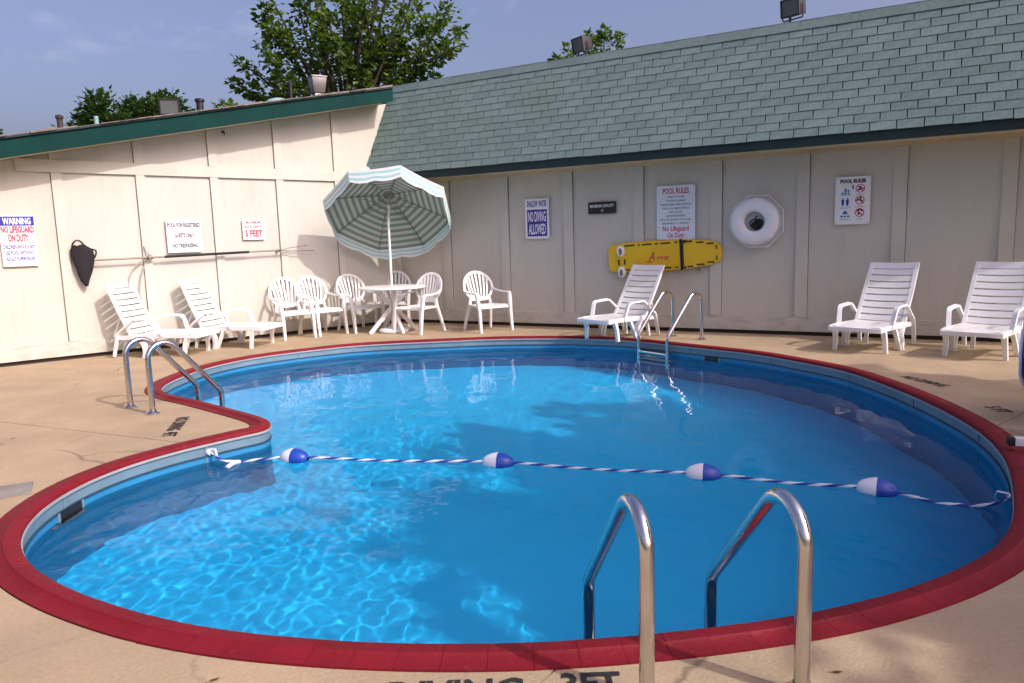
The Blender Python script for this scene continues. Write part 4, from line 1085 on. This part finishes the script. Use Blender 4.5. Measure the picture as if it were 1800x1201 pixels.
q = MB(); p = Vector((3.80, -8.285)); i = min(range(NI), key=lambda k: (IN[k] - p).length); n = ON[i]
jet = tag(empty('return_jet', (*IN[i], -.20)), 'small white return fitting low in the left pool wall', 'pool fitting')
q.lathe([(0, .004), (.012, .004), (.014, .012), (.032, .010), (.036, 0)], 16, axis=(-n.x, -n.y, 0)); q.build('nozzle', M['bead'], jet, smooth=True)
M['dry_leaf'] = mat('dry_leaf', (.09, .05, .02), .8, var=.3)
for x, y, a, lab in ((7.93, -8.16, .4, 'small dry leaf on the deck right of the near ladder'), (2.05, -7.62, 1.4, 'tiny dark leaf lying on the left deck'), (5.15, -9.42, 2.2, 'small dry leaf on the deck at the bottom left joint'), (6.15, -9.10, .9, 'small curled leaf on the deck just below the red coping')):
    q = MB()
    for s_ in (-1, 1): q.face([(0, 0, .004), (.018, .009 * s_, .010), (.040, .011 * s_, .007), (.062, 0, .012)] if s_ > 0 else [(.062, 0, .012), (.040, .011 * s_, .009), (.018, .009 * s_, .007), (0, 0, .004)])
    q.tube([(0, 0, .004), (-.018, .003, .003)], .0012, 4)
    lf = tag(q.build('fallen_leaf', M['dry_leaf'], fix=False), lab, 'leaf', 'fallen leaves on the deck'); lf.location = (x, y, 0); lf.rotation_euler = (0, 0, a); lf.scale = (.6, .6, .6)
# ================================================================== CHAIRS
def heading(d): return math.atan2(-d[0], d[1])
def make_chair():
    root = empty('garden_chair')
    q = MB()                                           # dished seat
    nx, ny = 6, 6; g = []
    for j in range(ny + 1):
        row = []
        for i in range(nx + 1):
            u = i / nx * 2 - 1; v = j / ny
            wd = .205 + .03 * v; y = -.20 + .43 * v; z = .395 - .018 * (1 - u * u) * (1 - (2 * v - 1) ** 2) + .012 * v - (.03 * max(0, v - .85) / .15)
            row.append((u * wd, y, z))
        g.append(row)
    T = [[q.bm.verts.new(p) for p in r] for r in g]; B = [[q.bm.verts.new((p[0], p[1], p[2] - .022)) for p in r] for r in g]
    for j in range(ny):
        for i in range(nx):
            q.bm.faces.new([T[j][i], T[j][i + 1], T[j + 1][i + 1], T[j + 1][i]]); q.bm.faces.new([B[j][i], B[j + 1][i], B[j + 1][i + 1], B[j][i + 1]])
    for j in range(ny):
        q.bm.faces.new([T[j][0], T[j + 1][0], B[j + 1][0], B[j][0]]); q.bm.faces.new([T[j][nx], B[j][nx], B[j + 1][nx], T[j + 1][nx]])
    for i in range(nx):
        q.bm.faces.new([T[0][i], B[0][i], B[0][i + 1], T[0][i + 1]]); q.bm.faces.new([T[ny][i], T[ny][i + 1], B[ny][i + 1], B[ny][i]])
    q.build('seat', M['plastic'], root, smooth=True, angle=50)
    def bk(x, z):                                      # the back leans and wraps a little
        return Vector((x, -.215 - (z - .40) * .30 + x * x * .55, z))
    # oval frame of the back
    cz, rx, rz_ = .665, .245, .215
    q = MB(); P = []
    for k in range(28):
        t = -PI / 2 + .62 + (2 * PI - 1.24) * k / 27
        P.append(bk(rx * math.cos(t), cz + rz_ * math.sin(t)))
    P = [bk(-.0 + .16, .43)] [:0] + P
    q.sweep(P, [(-.019, -.009), (.019, -.009), (.019, .009), (-.019, .009)], up=(0, 1, .3)); q.build('back_frame', M['plastic'], root, smooth=True, angle=30)
    q = MB(); lo = []
    q.sweep([bk(-.155, .485), bk(-.08, .475), bk(0, .472), bk(.08, .475), bk(.155, .485)], [(-.03, -.008), (.03, -.008), (.03, .008), (-.03, .008)], up=(0, 1, 0)); q.build('back_rail', M['plastic'], root, smooth=True, angle=30)
    for k in range(7):
        u = (k - 3) / 3
        a = bk(u * .125, .488); b_ = u * .78; t = PI / 2 - b_ * 1.12
        e = bk((rx - .004) * math.cos(t), cz + (rz_ - .004) * math.sin(t)); m_ = a.lerp(e, .5); m_ = bk(m_.x * 1.05, m_.z)
        q = MB(); q.sweep([a, m_, e], [(-.014, -.005), (.014, -.005), (.014, .005), (-.014, .005)], up=(0, 1, .2), scale=[.8, 1, 1.25]); q.build('slat', M['plastic'], root, smooth=True, angle=30)
    for s in (-1, 1):
        q = MB()                                       # armrest sweeping from the oval to the front leg
        P = catmull([bk(s * .243, .63), Vector((s * .272, -.17, .60)), Vector((s * .285, -.03, .585)), Vector((s * .287, .12, .582)), Vector((s * .285, .19, .575))], 4)
        q.sweep(P, [(-.024, -.010), (.024, -.010), (.024, .010), (-.024, .010)], cap=True); q.build('armrest', M['plastic'], root, smooth=True, angle=30)
        q = MB(); q.sweep([(s * .285, .185, .578), (s * .278, .205, .45), (s * .268, .225, .30), (s * .272, .262, 0)], [(-.022, -.019), (.022, -.019), (.022, .019), (-.022, .019)], up=(1, 0, 0), scale=[1, 1.15, 1.1, .85]); q.build('leg', M['plastic'], root, smooth=True, angle=30)
        q = MB(); q.sweep([bk(s * .165, .50), Vector((s * .185, -.22, .39)), Vector((s * .215, -.28, .18)), Vector((s * .235, -.325, 0))], [(-.020, -.017), (.020, -.017), (.020, .017), (-.020, .017)], up=(1, 0, 0), scale=[.9, 1.2, 1, .85]); q.build('leg', M['plastic'], root, smooth=True, angle=30)
        q = MB(); q.bar((s * .262, .21, .385), (s * .20, -.20, .385), .02, .03); q.build('seat_rail', M['plastic'], root)
    return root
CH = [(-.36, -2.27, (.93, -.36), 'white fan back garden chair left of its twin by the sunlit wall', 0),
      (-.20, -1.84, (.95, -.30), 'white fan back garden chair overlapping its twin, nearer the parasol', 0),
      (.12, -1.28, (.95, -.30), 'shaded white garden chair left of the round table by the wall', 0),
      (.17, -.47, (.5, -.87), 'shaded white garden chair half hidden behind the round table', 0),
      (1.20, -1.18, (-.1, -.99), 'white garden chair on the right side of the round table', 0),
      (2.17, -.68, (.88, -.48), 'lone white garden chair standing right of the table group', 0)]
proto = make_chair()
for i, (x, y, d, lab, _) in enumerate(CH):
    o = proto if i == 0 else copy_tree(proto)
    o.location = (x, y, 0); o.rotation_euler = (0, 0, heading(d)); o.scale = (1.03, 1.03, 1.03); tag(o, lab, 'chair', 'white fan back garden chairs')

# ================================================================== LOUNGERS (hinge of the back at the origin, head towards +y)
def make_lounger(rec=66.0, SLN=.96, BL=.77):
    root = empty('sun_lounger')
    W = .28; SZ = .30
    ca, sa = math.cos(math.radians(rec)), math.sin(math.radians(rec))
    for s in (-1, 1):
        q = MB(); q.sweep(catmull([Vector((s * (W + .005), .20, SZ - .03)), Vector((s * (W + .005), -.3, SZ - .015)), Vector((s * (W + .005), -SLN * .75, SZ - .01)), Vector((s * (W - .005), -SLN + .03, SZ - .02))], 4), [(-.018, -.032), (.018, -.032), (.018, .022), (-.018, .022)]); q.build('side_rail', M['plastic'], root, smooth=True, angle=30)
    q = MB(); q.sweep([(-W, -SLN + .035, SZ - .02), (-W * .6, -SLN, SZ - .012), (0, -SLN - .012, SZ - .01), (W * .6, -SLN, SZ - .012), (W, -SLN + .035, SZ - .02)], [(-.02, -.03), (.02, -.03), (.02, .014), (-.02, .014)]); q.build('foot_rail', M['plastic'], root, smooth=True, angle=30)
    n = 11
    for k in range(n):                                  # seat slats
        y = -SLN + .05 + (SLN - .07) * (k + .5) / n; h = (SLN - .07) / n / 2 - .006
        q = MB(); q.sweep([(-W + .012, y, SZ + .002), (-W * .5, y, SZ - .006), (0, y, SZ - .009), (W * .5, y, SZ - .006), (W - .012, y, SZ + .002)], [(-h, -.006), (h, -.006), (h, .006), (-h, .006)], up=(0, 0, 1)); q.build('seat_slat', M['plastic'], root, smooth=True, angle=30)
    def B(x, t, o=0): return Vector((x, t * BL * ca - o * sa, SZ + t * BL * sa + o * ca))
    for s in (-1, 1):
        q = MB(); q.sweep([B(s * (W - .01), -.02), B(s * (W - .012), .5, -.006), B(s * (W - .02), .97)], [(-.022, -.016), (.022, -.016), (.022, .016), (-.022, .016)], up=(0, -sa, ca)); q.build('back_rail', M['plastic'], root, smooth=True, angle=30)
    n = 9
    for k in range(n):
        t = (k + .5) / n; h = BL / n / 2 - (.0105 if k < n - 1 else .004)
        t = t * .985
        q = MB(); w_ = W - .03 if k < n - 1 else W - .002
        q.sweep([B(-w_, t, .002), B(-w_ * .5, t, -.010), B(0, t, -.014), B(w_ * .5, t, -.010), B(w_, t, .002)], [(-h, -.006), (h, -.006), (h, .006), (-h, .006)], up=(0, -sa, ca)); q.build('back_slat', M['plastic'], root, smooth=True, angle=30)
    for s in (-1, 1):
        x = s * (W + .035)
        q = MB(); P = fillet([Vector((x - s * .02, -.47, SZ - .02)), Vector((x, -.40, SZ + .20)), Vector((x, -.10, SZ + .215)), Vector((x, .16, SZ + .02)), Vector((x, .24, .02))], [.07, .10, .12], 5)
        q.sweep(P, [(-.024, -.012), (.024, -.012), (.024, .012), (-.024, .012)], up=(0, 0, 1), scale=[1.1] + [1] * (len(P) - 2) + [.9]); q.build('armrest', M['plastic'], root, smooth=True, angle=30)
        q = MB()                                        # arched middle leg pair
        q.sweep(catmull([Vector((s * (W + .01), -.12, SZ - .03)), Vector((s * (W + .02), -.20, .17)), Vector((s * (W + .03), -.22, .06)), Vector((s * (W + .035), -.20, 0))], 4), [(-.022, -.034), (.022, -.034), (.022, .034), (-.022, .034)], up=(1, 0, 0), scale=None)
        q.sweep(catmull([Vector((s * (W + .0), -.34, SZ - .03)), Vector((s * (W + .015), -.30, .16)), Vector((s * (W + .03), -.25, .03)), Vector((s * (W + .03), -.23, 0))], 4), [(-.018, -.022), (.018, -.022), (.018, .022), (-.018, .022)], up=(1, 0, 0))
        q.build('leg', M['plastic'], root, smooth=True, angle=30)
        q = MB(); q.sweep([(s * (W - .01), -SLN + .16, SZ - .03), (s * (W - .005), -SLN + .20, .15), (s * (W + .005), -SLN + .21, 0)], [(-.020, -.024), (.020, -.024), (.020, .024), (-.020, .024)], up=(1, 0, 0), scale=[1.2, 1, .9]); q.build('leg', M['plastic'], root, smooth=True, angle=30)
        q = MB(); q.sweep([(s * .19, .10, SZ - .05), (s * .20, .14, .15), (s * .21, .16, 0)], [(-.016, -.022), (.016, -.022), (.016, .022), (-.016, .022)], up=(1, 0, 0)); q.build('leg', M['plastic'], root, smooth=True, angle=30)
    q = MB(); q.tube([B(-.20, .42, -.02), Vector((-.20, .30, SZ - .03))], .010, 6); q.tube([B(.20, .42, -.02), Vector((.20, .30, SZ - .03))], .010, 6); q.tube([B(-.22, .42, -.02), B(.22, .42, -.02)], .009, 6); q.tube([(-.27, .20, SZ - .03), (.27, .20, SZ - .03)], .011, 6); q.build('back_prop', M['plastic'], root, smooth=True)
    return root
LO = [(-1.13, -4.28, (-.93, -.36), 'leftmost white lounger by the sunlit wall behind the left ladder'),
      (-.86, -3.36, (-.95, -.30), 'white lounger between the leftmost one and the paired chairs'),
      (4.50, -.64, (.34, .94), 'white lounger under the yellow spine board behind the far ladder'),
      (7.68, -.69, (.29, .957), 'white lounger below the pictogram board on the right'),
      (8.80, -.80, (.29, .957), 'rightmost white lounger, cut by the picture edge')]
protoL = make_lounger(); protoR = make_lounger(58.0, .80, .82)
for i, (x, y, d, lab) in enumerate(LO):
    o = protoL if i == 0 else protoR if i == 2 else copy_tree(protoL if i == 1 else protoR)
    o.location = (x, y, 0); o.rotation_euler = (0, 0, heading(d)); tag(o, lab, 'sun lounger', 'white slatted sun loungers')

# ================================================================== TABLE AND PARASOL
TC = Vector((.76, -1.25, 0))
root = tag(empty('round_table', TC), 'round white plastic table on crossed legs under the parasol', 'table')
q = MB(); q.lathe([(.02, .70), (.48, .70), (.525, .695), (.535, .705), (.53, .722), (.50, .728), (.02, .728)], 40); q.build('tabletop', M['plastic'], root, smooth=True, angle=40)
for k in range(4):
    a = PI / 4 + k * PI / 2 + .25
    e = Vector((math.cos(a), math.sin(a), 0)); f_ = Vector((-e.y, e.x, 0)) * .0
    q = MB(); q.sweep(catmull([e * -.28 + Zu * .695, e * -.12 + Zu * .52, e * .06 + Zu * .36, e * .24 + Zu * .17, e * .40], 4), [(-.03, -.02), (.03, -.02), (.03, .02), (-.03, .02)], up=(-e.y, e.x, 0), scale=None); q.build('leg', M['plastic'], root, smooth=True, angle=30)
um = tag(empty('parasol', TC), 'tilted green and white striped parasol standing through the round table', 'parasol')
q = MB(); q.lathe([(0, .004), (.23, .004), (.24, .02), (.235, .045), (.20, .065), (.06, .08), (.035, .10), (.034, .28), (.0, .28)], 28); q.build('base', M['plastic'], um, smooth=True, angle=40)
JZ = 1.745
q = MB(); q.tube([(0, 0, .05), (0, 0, JZ)], .0185, 12); q.build('pole', M['plastic'], um, smooth=True)
tl = math.radians(39)
axis = (fh * math.sin(tl) + Zu * math.cos(tl) - rh * .04).normalized()
J = Vector((0, 0, JZ)); apex = J + axis * .57
q = MB(); q.tube([J, apex + axis * .03], .0165, 12); q.build('upper_pole', M['plastic'], um, smooth=True)
q = MB(); q.tube([J - Zu * .05, J + axis * .05], .024, 10); q.build('tilt_joint', M['plastic'], um, smooth=True)
ax_x = axis.cross(Zu).normalized(); ax_y = axis.cross(ax_x)
RC, HC = 1.02, .35
def cone(k, t, sag=0):
    a = 2 * PI * (k + .35) / 8
    return apex + (ax_x * math.cos(a) + ax_y * math.sin(a)) * RC * t - axis * (HC * (t ** 1.15))
NR = 20
q = MB()
for k in range(8):
    for j in range(NR):
        t0, t1 = j / NR, (j + 1) / NR
        sub = 4
        def pt(t, s):
            p = cone(k, t).lerp(cone(k + 1, t), s); return p - axis * (.020 * t * math.sin(PI * s))
        for s in range(sub):
            s0, s1 = s / sub, (s + 1) / sub
            if j == 0: q.face([pt(0, 0), pt(t1, s0), pt(t1, s1)], j % 2)
            else: q.face([pt(t0, s0), pt(t1, s0), pt(t1, s1), pt(t0, s1)], j % 2)
bmesh.ops.remove_doubles(q.bm, verts=q.bm.verts, dist=1e-4)
can = q.build('canopy', [M['canopy_white_shaded'], M['canopy_green']], um, smooth=True, fix=False, angle=25)
q = MB(); NB = 5
for k in range(8):                                     # hanging flap, scalloped at the lower edge
    sub = 6
    for s in range(sub):
        def vp(s_, b):
            p = cone(k, 1).lerp(cone(k + 1, 1), s_); p = p - axis * (.020 * math.sin(PI * s_))
            dep = .17 - .018 * math.cos(2 * PI * s_ * 2)
            down = (-axis * .12 - Zu * .95).normalized()
            out = (p - (apex - axis * HC)).normalized()
            return p + (down * dep - out * .02) * b / NB
        for b in range(NB):
            q.face([vp(s / sub, b), vp((s + 1) / sub, b), vp((s + 1) / sub, b + 1), vp(s / sub, b + 1)], b % 2)
bmesh.ops.remove_doubles(q.bm, verts=q.bm.verts, dist=1e-4)
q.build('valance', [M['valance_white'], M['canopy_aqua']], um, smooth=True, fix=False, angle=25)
hub = apex - axis * .26
for k in range(8):
    q = MB(); q.tube([apex - axis * .03, cone(k, .5) - axis * .014, cone(k, .985) - axis * .012], .006, 5); rb = q.build('rib', M['alu'], um, smooth=True)
    q = MB(); q.tube([hub, cone(k, .52) - axis * .016], .0055, 5); q.build('strut', M['alu'], rb)
q = MB(); q.lathe([(.0, 0), (.03, 0), (.034, .03), (.03, .06), (.0, .06)], 12, c=hub - axis * .03, axis=axis); q.build('runner', M['plastic'], um, smooth=True)
q = MB(); q.lathe([(.03, 0), (.034, .02), (.02, .05), (0, .06)], 12, c=apex + axis * .005, axis=axis); q.build('finial', M['plastic'], um, smooth=True)

# ================================================================== POOL LIFT AT THE RIGHT EDGE
lc = Vector((9.05, -3.9, 0))
root = tag(empty('pool_lift', lc), 'blue moulded seat of a pool lift just inside the right edge', 'pool lift')
q = MB(); pts = []                                     # seat back: a thick rounded shell on edge
for k in range(20):
    t = 2 * PI * k / 20; c_, s_ = math.cos(t), math.sin(t)
    pts.append((.25 * math.copysign(abs(c_) ** .55, c_), .31 * math.copysign(abs(s_) ** .55, s_)))
q.poly(pts, -.03, .03); FBk = Matrix.Translation((-.03, 0, .455)) @ Matrix.Rotation(heading((.25, -.97)), 4, 'Z') @ Matrix.Rotation(PI / 2, 4, 'X')
q.build('seat_back', M['blue_seat'], root, FBk, bevel=.02)
q = MB(); q.tube([Vector((x * 1.02, y * 1.02, -.028)) for x, y in pts], .013, 8, closed=True); q.build('rim', M['plastic'], root, FBk, smooth=True)
q = MB(); q.box((-.25, -.5, .36), (.22, -.04, .42)); q.build('seat_pan', M['blue_seat'], root, bevel=.02)
q = MB(); q.tube(fillet([(.45, .25, .0), (.45, .25, 1.15), (.10, .06, 1.15), (.02, .06, .80)], .08, 6), .03, 12); q.box((.2, .0, 0), (.7, .5, .04)); q.build('mast', M['plastic'], root, smooth=True, angle=40)
fr_ = tag(empty('footrest_bar', (8.86, -5.16, 0)), 'white bar with black end cap lying over the red coping at the right edge', 'bar')
q = MB(); q.bar((-.20, -.02, .075), (.45, .08, .075), .06, .05); q.build('bar', M['plastic'], fr_, bevel=.006)
q = MB(); q.bar((-.235, -.0255, .075), (-.201, -.0202, .075), .062, .052); q.build('end_cap', M['black'], fr_, bevel=.004)
for x in (.1, .4):
    q = MB(); q.tube([(x, .02 + x * .1, .05), (x, .02 + x * .1, .013 if x < .2 else 0)], .02, 8); q.build('foot', M['black'], fr_)
